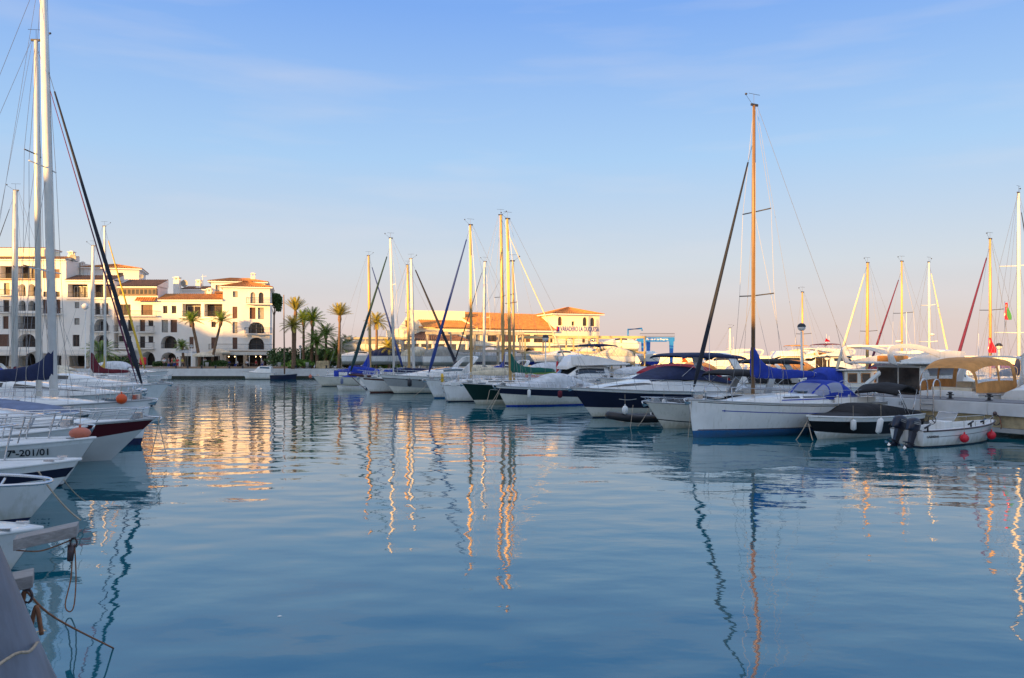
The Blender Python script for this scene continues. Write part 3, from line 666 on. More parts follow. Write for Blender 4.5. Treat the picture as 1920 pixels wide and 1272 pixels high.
def rig(t, x, z0, ztop, r=.085, rake=0.0, m='alu', B=3.3, spreaders=(.42,.72), spl=1.0, jib=None, jibx=None, jibz=1.2, jibtop=.97, jibr=.075, back=None, boom=None, windex=True, radar=None, sx=1.0, wire_r=.009, chain=None, jibw=1.0, lean=0):
    """mast, spreaders, shrouds, stays, furled jib. rake = metres the masthead sits aft of the foot."""
    hgt = ztop-z0; mx = lambda z: x-rake*(z-z0)/hgt; my = lambda z: lean*(z-z0)/hgt
    mb = MB(); mb.tube([(x,0,z0),(mx(z0+hgt*.7),my(z0+hgt*.7),z0+hgt*.7),(mx(ztop),my(ztop),ztop)], [r,r,r*.72], 12, flat=1.0)
    mast = mb.build('mast', m, t)
    mb = MB(); mb.box(mx(ztop)-.22, mx(ztop)+.16, my(ztop)-.04, my(ztop)+.04, ztop-.02, ztop+.07); mb.build('masthead', 'iron', mast)
    if windex:
        mb = MB(); X0 = mx(ztop); mb.tube([(X0,my(ztop),ztop+.07),(X0,my(ztop),ztop+.5)], .008, 4); mb.tube([(X0-.35,my(ztop),ztop+.5),(X0+.3,my(ztop),ztop+.5)], .01, 4)
        mb.tube([(X0+.1,my(ztop),ztop+.05),(X0+.55,my(ztop)+.1,ztop+.35)], .008, 4); mb.ell((X0+.55,my(ztop)+.1,ztop+.4), (.06,.06,.05), nu=6, nv=4)
        mb.build('wind_vane', 'iron', mast)
    wr = MB(); cz = jibz-.1; last = None
    tips = []
    for s_ in spreaders:
        zz = z0+hgt*s_; lw = spl*(1-.25*(s_-spreaders[0])/.4); sp = MB(); a = (mx(zz)-.18, my(zz)+lw, zz+.05); b = (mx(zz)-.18, my(zz)-lw, zz+.05)
        sp.tube([a, (mx(zz),my(zz),zz), b], .028, 5); sp.build('spreader', 'iron' if m != 'mastwhite' else m, t); tips.append((a, b))
    ch = chain or (x-.25, B*.46, jibz-.15)
    for k in (0, 1):
        sg = 1 if k == 0 else -1; pts = [(ch[0], sg*ch[1], ch[2])]+[tp[k] for tp in tips]+[(mx(ztop)-.02, my(ztop)+sg*.03, ztop-.05)]
        wr.tube(pts, wire_r, 4)
        if tips: wr.tube([(ch[0]+.3, sg*(ch[1]-.1), ch[2]), (mx(z0+hgt*spreaders[0]), my(z0+hgt*spreaders[0])+sg*.05, z0+hgt*spreaders[0])], wire_r, 4); wr.tube([(ch[0]-.5, sg*(ch[1]-.1), ch[2]), (mx(z0+hgt*spreaders[-1]), my(z0+hgt*spreaders[-1])+sg*.05, z0+hgt*spreaders[-1])], wire_r, 4)
    if back is not None: wr.tube([(back,.5,jibz-.1),(back+(mx(ztop)-back)*.25,0,jibz+hgt*.25),(mx(ztop)-.2,my(ztop),ztop)], wire_r, 4); wr.tube([(back,-.5,jibz-.1),(back+(mx(ztop)-back)*.25,0,jibz+hgt*.25)], wire_r, 4)
    wr.tube([(mx(ztop)-.15,my(ztop),ztop),(x-2.9,0,z0+1.1)], wire_r*.8, 4); wr.tube([(x+r+.03,.03,z0+.4),(mx(ztop)+r,my(ztop)+.02,ztop-.1)], wire_r, 4); wr.tube([(x+.02,r+.03,z0+.4),(mx(z0+hgt*.8),my(z0+hgt*.8)+r+.02,z0+hgt*.8)], wire_r, 4)
    wr.build('rigging', 'wire', t)
    if jib:
        zt = z0+hgt*jibtop; top = Vector((mx(zt)+.1, my(zt), zt)); foot = Vector((jibx, 0, jibz)); a = foot.lerp(top, .035); b = foot.lerp(top, .93)
        mb = MB(); pts = []; rr = []
        for i in range(13):
            q = i/12; pts.append(tuple(a.lerp(b, q))); rr.append(jibr*(1.25-.85*q) if 0 < i < 12 else jibr*.4)
        mb.tube(pts, rr, 8); mb.build('furled_jib', jib, t)
        mb = MB(); mb.tube([tuple(foot), tuple(top)], wire_r*1.4, 5); mb.tube([tuple(foot.lerp(top,.012)), tuple(foot.lerp(top,.022))], .12, 10); mb.build('forestay', 'steel', t)
    if radar: mb = MB(); mb.ell((mx(radar)+r+.3, my(radar), radar), (.3,.3,.12), nu=14, nv=6); mb.tube([(mx(radar),my(radar),radar-.12),(mx(radar)+.3,my(radar),radar-.1)], .04, 5); mb.build('radar', 'gelcoat', mast)
    return mast
def boom_cover(t, x, zb, L, m, hmast=1.1, collar=True, boommat='mastwhite', dz=0.0, w0=.17, sag=.06, aft=.2):
    MB().tube([(x-.1,0,zb),(x-L,0,zb+dz)], .065, 8).build('boom', boommat, t)
    prof = [(0,hmast),(.05,hmast*.86),(.13,hmast*.56),(.26,.40+.1*hmast),(.45,.44),(.7,.38),(.92,aft+.08),(1.0,aft)]
    rows = []
    for q, hh in cr_interp(prof, 3):
        wv = w0*(1-.35*q)+.015*math.sin(q*38); z_ = zb+dz*q-.14-sag*math.sin(math.pi*q)+.012*math.sin(q*55)
        rows.append(ring_full(x+.14-(L+.1)*q, wv, z_+hh/2, hh/2, .75, 16))
    cov = MB().grid(rows, 0, closed=True, caps=True).build('sail_cover', m, t)
    for k in (4, 8, 12, 16, 19):
        if k < len(rows):
            rg = rows[k]; cy = sum(p[1] for p in rg)/len(rg); cz = sum(p[2] for p in rg)/len(rg)
            MB().tube([(p[0], cy+(p[1]-cy)*1.06, cz+(p[2]-cz)*1.03) for p in rg+rg[:1]], .012, 4, caps=False).build('lashing', 'cvgrey', cov)
    return cov
def bimini(t, x0, x1, hw, z0, z1, m, base=None, camber=.16, droop=.1, legs=True, tilt=0, p=.55):
    """stretched canvas roof on bows."""
    zc = [(x0, hw*.92, z0-.08, z0+camber*.4), (x0+(x1-x0)*.12, hw, z0, z0+camber*.9), ((x0+x1)/2, hw, (z0+z1)/2+.02, (z0+z1)/2+camber+.06), (x1-(x1-x0)*.12, hw, z1, z1+camber*.9), (x1, hw*.92, z1-.1, z1+camber*.35)]
    s = Shell(zc, p=p, k=4, nv=14); s.build('bimini', m, t, caps=False, thick=.02)
    if legs and base is not None:
        mb = MB(); xm = (x0+x1)/2
        for sg in (1, -1):
            for a, b in (((x0*.6+xm*.4), x0+.1), (xm, xm), ((x1*.6+xm*.4), x1-.1)):
                mb.tube([(xm+(a-xm)*.15, sg*hw*.98, base), (b, sg*hw*.97, z0+(z1-z0)*(b-x0)/(x1-x0))], .014, 5, caps=False)
            mb.tube([(x0-.1, sg*hw*.98, base),(x0+(x1-x0)*.3, sg*hw*.97, z0)], .012, 5, caps=False); mb.tube([(x1+.1, sg*hw*.98, base),(x0+(x1-x0)*.7, sg*hw*.97, z1)], .012, 5, caps=False)
        mb.build('bimini_frame', 'steel', t)
def arch(t, x, hw, z0, z1, m='gelcoat', lean=-.7, w_=.35, th=.09, name='radar_arch'):
    """swept arch, profile across the boat."""
    pts = [(0, hw, z0), (.45*lean, hw*.98, z0+(z1-z0)*.5), (.85*lean, hw*.9, z0+(z1-z0)*.86), (lean, hw*.7, z1), (lean*1.03, 0, z1+.06), (lean, -hw*.7, z1), (.85*lean, -hw*.9, z0+(z1-z0)*.86), (.45*lean, -hw*.98, z0+(z1-z0)*.5), (0, -hw, z0)]
    mb = MB(); rows = []
    P = cr_interp(pts, 4)
    for i, p_ in enumerate(P):
        a = Vector(P[max(0,i-1)]); b = Vector(P[min(len(P)-1,i+1)]); d = (b-a); d.x = 0; d.normalize(); nrm = Vector((0, -d.z, d.y))
        c = Vector(p_)+Vector((x,0,0)); wq = w_*(1.35-.35*min(1, (p_[2]-z0)/(z1-z0+.01)))
        rows.append([tuple(c+nrm*th/2-Vector((wq/2,0,0))), tuple(c+nrm*th/2+Vector((wq/2,0,0))), tuple(c-nrm*th/2+Vector((wq/2,0,0))), tuple(c-nrm*th/2-Vector((wq/2,0,0)))])
    mb.grid(rows, 0, closed=True, sm=False, caps=True); return mb.build(name, m, t)
def pulpit(h, t, hgt=.62, t0=.84, r=.016, over=.15, m='steel'):
    mb = MB(); tops = []
    for sg in (1, -1):
        x, y, z = h.pt(t0, 1, sg); y -= sg*.05; tp = (x+.05, y, z+hgt); mb.tube([(x,y,z),tp], r, 5); x2, y2, z2 = h.pt(.94, 1, sg); mb.tube([(x2,y2,z2),(x2+.12,y2*1.3,z2+hgt+.02)], r, 5)
        tops.append([tp, (x2+.12,y2*1.3,z2+hgt+.02)]); mb.tube([(tp[0],tp[1],tp[2]-hgt*.45),(x2+.06,y2*1.15,z2+hgt*.55)], r*.7, 4)
    e = h.pt(1, 1); tip = (e[0]+over, 0, e[2]+hgt+.04)
    mb.tube(cr_interp([tops[0][0], tops[0][1], (tip[0]-.03, .12, tip[2]), (tip[0]-.03, -.12, tip[2]), tops[1][1], tops[1][0]], 4), r, 6)
    mb.build('pulpit', m, t)
def stern_rail(h, t, hgt=.62, r=.015):
    mb = MB(); a = h.pt(.14, 1, 1); b = h.pt(.02, 1, 1)
    P = [(a[0],a[1]-.06,a[2]+hgt),(b[0],b[1]-.06,b[2]+hgt),(b[0]-.05,b[1]*.5,b[2]+hgt),(b[0]-.05,-b[1]*.5,b[2]+hgt),(b[0],-b[1]+.06,b[2]+hgt),(a[0],-a[1]+.06,a[2]+hgt)]
    mb.tube(P, r, 5); mb.tube([(x_,y_,z_-hgt*.45) for x_,y_,z_ in P], r*.7, 5)
    for p_ in P: mb.tube([(p_[0],p_[1],p_[2]-hgt), p_], r, 5)
    mb.build('stern_rail', 'steel', t)
def anchor(h, t, px_=.0):
    e = h.pt(1,1); mb = MB(); mb.tube([(e[0]-.35,0,e[2]+.08),(e[0]+.22,0,e[2]+.04)], .03, 5); mb.tube([(e[0]+.22,0,e[2]+.04),(e[0]+.1,0,e[2]-.22)], .03, 5)
    mb.add([(e[0]+.1,0,e[2]-.22),(e[0]-.12,.13,e[2]-.13),(e[0]+.22,0,e[2]-.05),(e[0]-.12,-.13,e[2]-.13)], [(0,1,2),(0,2,3),(1,0,3)]); mb.build('anchor', 'steel', t)
    MB().box(e[0]-.7, e[0]-.42, -.12, .12, e[2]+.01, e[2]+.2).build('windlass', 'steel', t)
def coachroof(h, t, x0, x1, w_, z, hgt, m='gelcoat', win=None, winm='glass', p=.42, slope=.75):
    zb = lambda x: h.zs(x/h.L)-.03; st = [(x0, w_, zb(x0), zb(x0)+hgt*1.0), (x0+(x1-x0)*.3, w_, zb(x0+(x1-x0)*.3), zb(x0)+hgt), (x0+(x1-x0)*.62, w_*.86, zb(x0+(x1-x0)*.62), zb(x0)+hgt*slope+.08), (x0+(x1-x0)*.88, w_*.55, zb(x0+(x1-x0)*.88), zb(x1)+hgt*.32), (x1, w_*.3, zb(x1), zb(x1)+.03)]
    s = Shell(st, p=p, k=4, nv=20, tumble=.08); s.build('cabin', m, t)
    if win:
        for a, b, v0, v1 in win: s.patch('window', winm, t, x0+(x1-x0)*a, x0+(x1-x0)*b, v0, v1)
    return s
def outboard(parent, x, y, z, m='engine', s=1.0, tilt=0.0, rzl=0, name='outboard_motor', root=None):
    """cowl, mid section, cavitation plate, skeg and propeller; a part of its boat."""
    c, sn = math.cos(tilt), math.sin(tilt)
    def T(p_): px_, py_, pz_ = [q*s for q in p_]; return (x+px_*c+pz_*sn*-1, y+py_, z+pz_*c+px_*sn)
    mb = MB(); prof = [(-.30,.40,.06),(-.26,.44,.14),(-.12,.50,.17),(.06,.54,.17),(.22,.52,.15),(.30,.44,.09)]
    rows = []
    for xx, zt, hw in [(-.34,.30,.05),(-.30,.40,.13),(-.12,.50,.17),(.08,.53,.17),(.22,.48,.15),(.27,.36,.08)]:
        rows.append([T((xx-.05, yy, zz)) for _, yy, zz in ring_full(0, hw, (zt-.02)/2+.02, (zt+.02)/2+.02, .6, 14)])
    mb.grid(rows, 0, closed=True, caps=True)
    e = mb.build(name, m, parent)
    for sg in (1,-1):
        for k in (0,1): MB().add([T((-.28,sg*.182,.26+.06*k)),T((.10,sg*.186,.30+.06*k)),T((.10,sg*.186,.325+.06*k)),T((-.28,sg*.182,.285+.06*k))],[(0,1,2,3)]).build('decal', 'gelgrey', e)
    mb = MB(); mb.grid([[T((xx, yy, zz)) for xx, yy in ((-.14*q,-.07*q),(.12*q,-.06*q),(.12*q,.06*q),(-.14*q,.07*q))] for zz, q in ((.05,1.3),(-.25,1.0),(-.6,.8),(-.78,.6))], 0, closed=True, sm=False, caps=True)
    mb.grid([[T((xx, yy, -.5)) for xx, yy in ((-.35,-.1),(.12,-.1),(.12,.1),(-.35,.1))], [T((xx, yy, -.53)) for xx, yy in ((-.35,-.1),(.12,-.1),(.12,.1),(-.35,.1))]], 0, closed=True, sm=False, caps=True)
    mb.tube([T((-.32,0,-.66)), T((.14,0,-.66))], [.05*s,.06*s], 8); mb.build('lower_unit', m, e)
    mb = MB()
    for k in range(3):
        a = k*2.094; mb.add([T((-.34,0,-.66)), T((-.32,.14*math.cos(a-.4),-.66+.14*math.sin(a-.4))), T((-.37,.17*math.cos(a),-.66+.17*math.sin(a))), T((-.40,.14*math.cos(a+.4),-.66+.14*math.sin(a+.4)))], [(0,1,2,3)])
    mb.build('propeller', 'steel', e)
    mb = MB(); mb.box(x+.14*s, x+.3*s, y-.12*s, y+.12*s, z-.2*s, z+.02*s); mb.build('bracket', 'iron', e); return e

def sail_yacht(label, px, Y, rz, lx=None, L=10.5, B=3.3, fb=1.35, fs=1.05, boot='cvnavy', side='gelcoat', bootz=.12, band=None, stripe=None, mast=None, mh=14, mr=.085, mm='alu', rake=.15,
               jib='jibdark', jibr=.075, jibtop=.97, cover='cvblue', boomL=3.8, dodger=None, deck='deckw', rakeb=.6, sw=.72, trake=-.3, wheel=True, spreaders=(.42,.72), spl=.95, detail=True, hatch=True, collar=1.15, radar=None, name='sailing_yacht', bow_px=True, boomz=1.0, jibo=-.2, cabh=.42, lean=0, group=None, vee=.8, boomm='mastwhite', mast_px=None):
    h = Hull(L, B, fb, fs, rake=rakeb, trake=trake, sw=sw, p=2.1, vee=vee)
    if mast is None: mast = L*.60
    if mast_px is not None:
        lx0 = lx if lx is not None else L; k = (mast_px-960)/F; xt = X(px, Y); mast = lx0-(xt-k*Y)/(math.cos(rz)-k*math.sin(rz))
    t = thing(name, label, 'sailboat', at(lx if lx is not None else L, px, Y, rz), rz, group)
    bands = [(lambda q: bootz, boot)]
    if stripe: bands += [(lambda q: bootz+.035, side), (lambda q: bootz+.075, stripe)]
    if band: bands += [(lambda q: h.zs(q)-band[1], side), (lambda q: h.zs(q)-band[1]+band[2], band[0])]
    bands += [(None, side)]
    h.build(bands, t); h.deck(t, deck)
    zc = h.zs(.55); cr0 = L*.30
    s = coachroof(h, t, cr0, L*.80, B*.32, 0, cabh, win=[(.12,.34,.11,.2),(.38,.55,.11,.19)])
    if detail:
        mb = MB()
        for xx in (.62,.74,.86): mb.box(L*xx-.22, L*xx+.22, -.22, .22, h.zs(xx)+.03+(.30*cabh if xx < .8 else .02), h.zs(xx)+.09+(.30*cabh if xx < .8 else .02)) if xx > .8 else None
        mb.box(cr0+.5, cr0+1.0, -.3, .3, h.zs(.4)+cabh-.01, h.zs(.4)+cabh+.05); mb.build('hatch', 'glassblue', t)
        # cockpit coamings and winches
        mb = MB()
        for sg in (1,-1): mb.box(L*.06, cr0, sg*B*.34-.09, sg*B*.34+.09, h.zs(.2)-.03, h.zs(.2)+.26)
        mb.box(.1, L*.05, -B*.3, B*.3, h.zs(0)-.03, h.zs(0)+.16); mb.build('cockpit_coaming', 'gelcoat', t, bevel=.03)
        for xx, sg in ((.22,1),(.22,-1),(.29,1),(.29,-1)): 
            mb = MB(); mb.tube([(L*xx,sg*B*.34,h.zs(.2)+.26),(L*xx,sg*B*.34,h.zs(.2)+.34),(L*xx,sg*B*.34,h.zs(.2)+.38)], [.08,.055,.07], 8); mb.build('winch', 'steel', t)
        if wheel:
            mb = MB(); mb.tube([(L*.12,.42*math.cos(a),h.zs(.1)+.55+.42*math.sin(a)) for a in [2*math.pi*k/20 for k in range(21)]], .016, 5)
            for k in range(4): a = k*math.pi/4; mb.tube([(L*.12,.42*math.cos(a),h.zs(.1)+.55+.42*math.sin(a)),(L*.12,-.42*math.cos(a),h.zs(.1)+.55-.42*math.sin(a))], .009, 4)
            mb.box(L*.12+.03, L*.12+.2, -.1, .1, h.zs(.1), h.zs(.1)+.75); mb.build('steering_wheel', 'steel', t)
        h.rail(t, .10, .86, .6, 7, r=.010, name='lifeline'); pulpit(h, t); stern_rail(h, t); anchor(h, t)
    rig(t, mast, h.zs(mast/L)+cabh*.75, h.zs(mast/L)+mh, r=mr, rake=rake, m=mm, B=B, jib=jib, jibx=L+jibo, jibz=fb+.15, jibr=jibr, jibtop=jibtop, back=.1, spreaders=spreaders, spl=spl, radar=radar, lean=lean)
    if cover: boom_cover(t, mast-.1, h.zs(.5)+boomz, boomL, cover, hmast=collar, boommat=boomm)
    if dodger:
        xd = cr0-.15; zb = h.zs(.3)+cabh*.55
        s2 = Shell([(xd-1.5, B*.33, h.zs(.2)+.1, h.zs(.2)+.3),(xd-1.0, B*.34, h.zs(.2)+.12, zb+.42),(xd-.5, B*.34, zb-.2, zb+.72),(xd+.1, B*.32, zb-.1, zb+.74),(xd+.6, B*.30, zb-.1, zb+.50),(xd+1.15, B*.27, zb-.1, zb+.02)], p=.5, nv=20)
        s2.build('sprayhood', dodger, t, caps=False, thick=.012)
        s2.patch('window', 'plastic', t, xd-.35, xd+.35, .05, .28, off=.02); s2.patch('window', 'plastic', t, xd+.42, xd+1.0, .04, .34, off=.02); s2.patch('window', 'plastic', t, xd+.42, xd+1.0, .39, .61, off=.02, mirror=False)
    return t, h
def cruiser(label, px, Y, rz, L=10, B=3.3, fb=1.5, fs=1.15, bands=None, rake=1.6, sup=None, windows=(), screen=None, cover=None, arch_=None, bim=None, rails=(.45,.97), railh=.5, deck='deckw', name='motor_cruiser', lx=None, sw=.9, cat='motorboat', ports=(), platform=True, group=None, vee=.95, supm='gelcoat', strake='gelgrey', p=2.5, anch=True, seats=True, cvp=.6, ly=0, railn=6, sag=.03, railr=.014):
    h = Hull(L, B, fb, fs, rake=rake, trake=.1, sw=sw, p=p, sag=sag, vee=vee)
    t = thing(name, label, cat, at(lx if lx is not None else L-rake*.75, px, Y, rz, ly), rz, group)
    h.build([((lambda q, f=f: f(q, h)) if f else None, m_) for f, m_ in (bands or [(lambda q, hh: .08, 'darkboot'), (None, 'gelcoat')])], t, sheer_m=strake)
    h.deck(t, deck)
    s = None
    if sup:
        s = Shell([(x_*L, hw*B/2, h.zs(min(1,max(0,x_)))-.04, h.zs(min(1,max(0,x_)))+zt) for x_, hw, zt in sup], p=.42, k=5, nv=24, tumble=.12)
        s.build('superstructure', supm, t)
        for a, b, v0, v1, m_ in windows: s.patch('window', m_, t, a*L, b*L, v0, v1)
        if screen: s.patch('windscreen', screen[4] if len(screen) > 4 else 'glass', t, screen[0]*L, screen[1]*L, screen[2], screen[3], mirror=False, nv=14)
    if cover:
        for m_, st in cover:
            c = Shell([(x_*L, hw*B/2, h.zs(min(1,max(0,x_)))+zb, h.zs(min(1,max(0,x_)))+zt) for x_, hw, zb, zt in st], p=cvp, k=5, nv=20); c.build('canvas_cover', m_, t)
    if arch_: arch(t, arch_[0]*L, B/2*arch_[1], h.zs(arch_[0])+arch_[2], h.zs(arch_[0])+arch_[3], m=arch_[4], lean=arch_[5], w_=arch_[6] if len(arch_) > 6 else .35)
    if bim: bimini(t, bim[0]*L, bim[1]*L, B/2*bim[2], h.zs(.2)+bim[3], h.zs(.2)+bim[4], bim[5], base=h.zs(.3)+bim[6], camber=bim[7] if len(bim) > 7 else .16)
    for tt, z_ in ports:
        for sg in (1,-1):
            a = h.side(tt, z_, sg, .012); mb = MB(); n = 14; mb.add([(a[0]+.17*math.cos(2*math.pi*k/n), a[1]+sg*.012, a[2]+.075*math.sin(2*math.pi*k/n)) for k in range(n)], [list(range(n))]); mb.build('porthole', 'glass', t)
    if rails: h.rail(t, rails[0], rails[1], railh, railn, r=railr, close=True, name='bow_rail', lean=.25)
    if anch: anchor(h, t)
    if platform:
        MB().box(-.65, .06, -B*.40, B*.40, .28, .36).build('swim_platform', 'gelcoat', t, bevel=.02)
    if seats:
        mb = MB(); z_ = h.zs(.1)
        mb.box(L*.03, L*.09, -B*.3, B*.3, z_-.02, z_+.32); mb.box(L*.20, L*.25, B*.05, B*.28, z_-.02, z_+.55); mb.box(L*.22, L*.225+.12, -B*.28, -B*.05, z_-.02, z_+.55)
        mb.build('seat', 'cvcream', t, bevel=.04)
        for q in (.08,.93):
            for sg in (1,-1): mb = MB(); x_, y_, z2 = h.pt(q, 1, sg); mb.box(x_-.1, x_+.1, y_*.93-.02, y_*.93+.02, z2+.03, z2+.07); mb.box(x_-.03,x_+.03,y_*.93-.02,y_*.93+.02,z2-.01,z2+.03); mb.build('cleat', 'steel', t)
    return t, h
HR = R(207)                      # heading of the boats lying stern-to on the pier: bows to the left and a little nearer
HP = R(27)                       # boats on the far side of the pier
# ---------------------------------------------------------------- pier
pr = thing('pier', 'long concrete pier with white edge beam and weathered stone piles, coming in from the right', 'pier', (21.4, 32.6, 0), R(90+27))
Lp = 66
MB().box(-14, Lp, -2.2, 0, 1.3, 1.5).build('walkway', 'piergrey', pr)
mb = MB(); 
x_ = -14
while x_ < Lp: mb.box(x_, min(Lp, x_+3.98), .0, .14, .93, 1.46); x_ += 4.0
mb.build('edge_beam', 'pierwhite', pr, bevel=.015)
MB().box(-14, Lp, -2.1, -.02, .42, 1.29).build('pier_wall', 'pierstone', pr)
MB().box(-14, Lp, -2.0, .06, .22, .41).build('ledge', 'concrete', pr)
mb = MB(); x_ = -13
while x_ < Lp: mb.box(x_, x_+.9, -1.8, -.3, -1.2, .21); x_ += 5.5
mb.build('pile', 'algae', pr)
def pier_pt(x, y, z):
    a = R(117); return (21.4+math.cos(a)*x-math.sin(a)*y, 32.6+math.sin(a)*x+math.cos(a)*y, z)
def bollard(x, y, label):
    t = thing('bollard', label, 'bollard', pier_pt(x, y, 1.5), R(117), 'mooring bollards on the pier')
    mb = MB(); mb.tube([(0,0,0),(0,0,.02),(0,0,.05)], [.16,.16,.08], 12); mb.tube([(0,0,.04),(0,0,.26)], [.075,.06], 10); mb.ell((0,0,.29), (.11,.11,.05)); mb.tube([(-.17,0,.2),(.17,0,.2)], .03, 6); mb.build('post', 'iron', t)
for i, (bxp, lb) in enumerate([(.6,'black bollard with rope at the right end of the pier'),(4.0,'black bollard right beside the boarding ladder'),(6.9,'black bollard left of the ladder by the flybridge stern'),(10.5,'black bollard behind the folded black sunshade'),(2.3,'small black bollard under the cream canopy boat')]): bollard(bxp, -.5 if i % 2 == 0 else -.35, lb)
# ladder
t = thing('pier_ladder', 'steel boarding ladder with hooped rails on the pier edge', 'ladder', pier_pt(4.75, .22, 0), R(117))
for xx in (-.32, .32):
    MB().tube(cr_interp([(xx,0,.35),(xx,0,1.6),(xx,.0,2.15),(xx,-.18,2.38),(xx,-.42,2.3),(xx,-.5,2.0),(xx,-.5,1.5)], 4), .028, 8).build('rail', 'steel', t)
for k in range(5): MB().box(-.3, .3, -.03, .03, .45+k*.26, .48+k*.26).build('rung', 'steel', t)
for i, (xx, lb) in enumerate([(1.55,'round mooring ring with rope on the pier face above the dinghy'),(9.1,'round mooring ring with rope on the pier face behind the black speedboat')]):
    t = thing('mooring_ring', lb, 'ring', pier_pt(xx, .22, 0), R(117), 'mooring rings on the pier face')
    MB().tube([(.2*math.cos(a),.0,.75+.22*math.sin(a)) for a in [2*math.pi*k/18 for k in range(19)]], .025, 6).build('ring', 'copper', t)
    MB().ell((.05,0,1.02),(.09,.07,.09),nu=8,nv=6).build('shackle','copper',t)
    MB().tube([(-.18,.02,.8),(-.25,.03,.5),(-.22,.03,.38)], .02, 5).build('rope', 'rustrope', t)
for i, (xx, tx) in enumerate([(.0,'14'),(6.15,'15'),(11.2,'16')]):
    text_mesh('berth_number', tx, .24, 'ink', pr, (xx+.15, .1445, 1.12), (R(90),0,R(180)))
# bucket on the pier
t = thing('bucket', 'white plastic bucket standing on the pier near the right edge', 'bucket', pier_pt(-.45,-.7,1.5)); mb = MB(); mb.tube([(0,0,0),(0,0,.32)], [.14,.18], 14); mb.build('body', 'fender', t)

Z_ = lambda v: (lambda q, h: v)
D_ = lambda v: (lambda q, h: h.zs(q)-v)
LN = lambda a, b, p=1: (lambda q, h: a+(b-a)*q**p)
# ---------------------------------------------------------------- main sailing yacht (R9)
t, h = sail_yacht('white sailing yacht with blue sail cover, blue sprayhood and the tall golden mast', 1290, 33.7, HR, L=10.6, B=3.5, fb=1.62, fs=1.32, boot='blueboot', bootz=.30, stripe=None, band=None,
    mast_px=1412, mh=13.1, mr=.09, mm='mastbrown', rake=.05, jib='jibdark', jibr=.085, jibtop=.86, cover='cvblue', boomL=3.75, dodger='cvblue', rakeb=.35, spl=1.05, spreaders=(.34,.63), collar=1.4, boomz=1.25, side='gelcoat', sw=.8, vee=.55, cabh=.46)
def side_line(t, h, t0, t1, fz, wd, m, name='stripe', n=24, off=.006):
    for sg in (1,-1):
        mb = MB(); rows = [[h.side(t0+(t1-t0)*i/n, fz(t0+(t1-t0)*i/n)+k*wd, sg, off) for k in (0, 1)] for i in range(n+1)]; mb.grid(rows, 0); mb.build(name, m, t)
side_line(t, h, .02, .88, lambda q: h.zs(q)-.42, .035, 'cvblue'); side_line(t, h, .0, .985, lambda q: h.zs(q)-.10, .03, 'iron')
side_line(t, h, .0, .985, lambda q: .305, .045, 'cvnavy')
for sg in (1,-1):
    MB().grid([[ (3.2+.4*k, sg*(3.5*.32+.02), h.zs(.4)+.17+dz) for dz in (0,.05)] for k in range(9)], 0).build('stripe', 'cvblue', t)
text_mesh('lettering', 'B', .13, 'cvblue', t, (9.25, h.side(.87, 1.2, 1)[1]+.02, h.zs(.88)-.45), (R(90),0,R(180-14)))
for k, (tt, lb) in enumerate([(.27,'white hanging fender nearest the stern of the white yacht with the blue cover'),(.345,'white hanging fender on the white yacht, second from the stern'),(.42,'white hanging fender nearest the mast of the white yacht with the blue cover')][:2]):
    p_ = h.side(tt, .95, 1, .13); c, s_ = math.cos(HR), math.sin(HR); l = t.location
    fender(0, 0, .62, 1.28, label=lb, loc=(l.x+c*p_[0]-s_*p_[1], l.y+s_*p_[0]+c*p_[1], 0), r=.13, group='fenders of the white yacht')
# gangway plank
g = thing('gangway', 'grey folding gangway raised at the stern of the white yacht', 'gangway', at(0, 1597, 38.3, HR), HR)
MB().tube([(.5,.3,1.45),(-1.6,.3,2.65)], .12, 4, flat=.4).build('plank', 'alu', g)
sagrope('slack mooring line from the bow of the white yacht down to the water', wp(1297,752,33.6), wp(1290,822,33.4), .0, .012)
# ---------------------------------------------------------------- R10 black speedboat
t, h = cruiser('black speedboat with black fitted cover beside the pier', 1533, 33.4, HR+R(6), L=6.9, B=2.4, fb=.98, fs=.86, rake=.95, bands=[(LN(.06,.34,2.2),'gelcoat'), (D_(.20),'black'), (None,'gelcoat')],
    rails=None, cover=[('cvblack', [(.985,.06,-.02,.0),(.93,.30,-.03,.03),(.80,.62,-.03,.08),(.66,.78,-.03,.12),(.60,.80,-.03,.22)]), ('cvblack', [(.63,.76,-.04,.16),(.52,.80,-.03,.52),(.38,.82,-.03,.50),(.2,.85,-.03,.36),(.02,.88,-.04,.16)])], platform=True, anch=False, strake='gelcoat', name='speedboat', seats=False)
mb = MB(); z0 = h.zs(.2)
P = [(2.2,sg_,z_) for sg_, z_ in ((1.05,z0),(1.08,z0+.55),(.95,z0+1.02),(.5,z0+1.22),(0,z0+1.27),(-.5,z0+1.22),(-.95,z0+1.02),(-1.08,z0+.55),(-1.05,z0))]
mb = MB(); mb.grid([ [ (x_+1.7*q-1.3, y_*1.0, z0+1.0+.34*math.sin(math.pi*q)+dz*(1-.0)-.12*abs(y_)) for y_ in (-1,-.7,-.35,0,.35,.7,1)] for q, x_, dz in [(k/8, 1.7, 0) for k in range(9)]], 0); o = mb.build('bimini', 'cvblack', t); sm_ = o.modifiers.new('s','SOLIDIFY'); sm_.thickness = .09
for sg in (1,-1):
    mb = MB(); mb.tube([(1.0,sg*1.05,z0),(.55,sg*1.0,z0+1.1)], .018, 5); mb.tube([(1.2,sg*1.05,z0),(1.95,sg*1.0,z0+1.1)], .018, 5); mb.tube([(1.5,sg*1.05,z0+.1),(1.9,sg*1.0,z0+.95)], .014, 5); mb.build('bimini_frame', 'steel', t)
fender(1652, 32.3, .3, .98, label='white fender slung at a slant on the side of the black speedboat', r=.12, tilt=-.18)
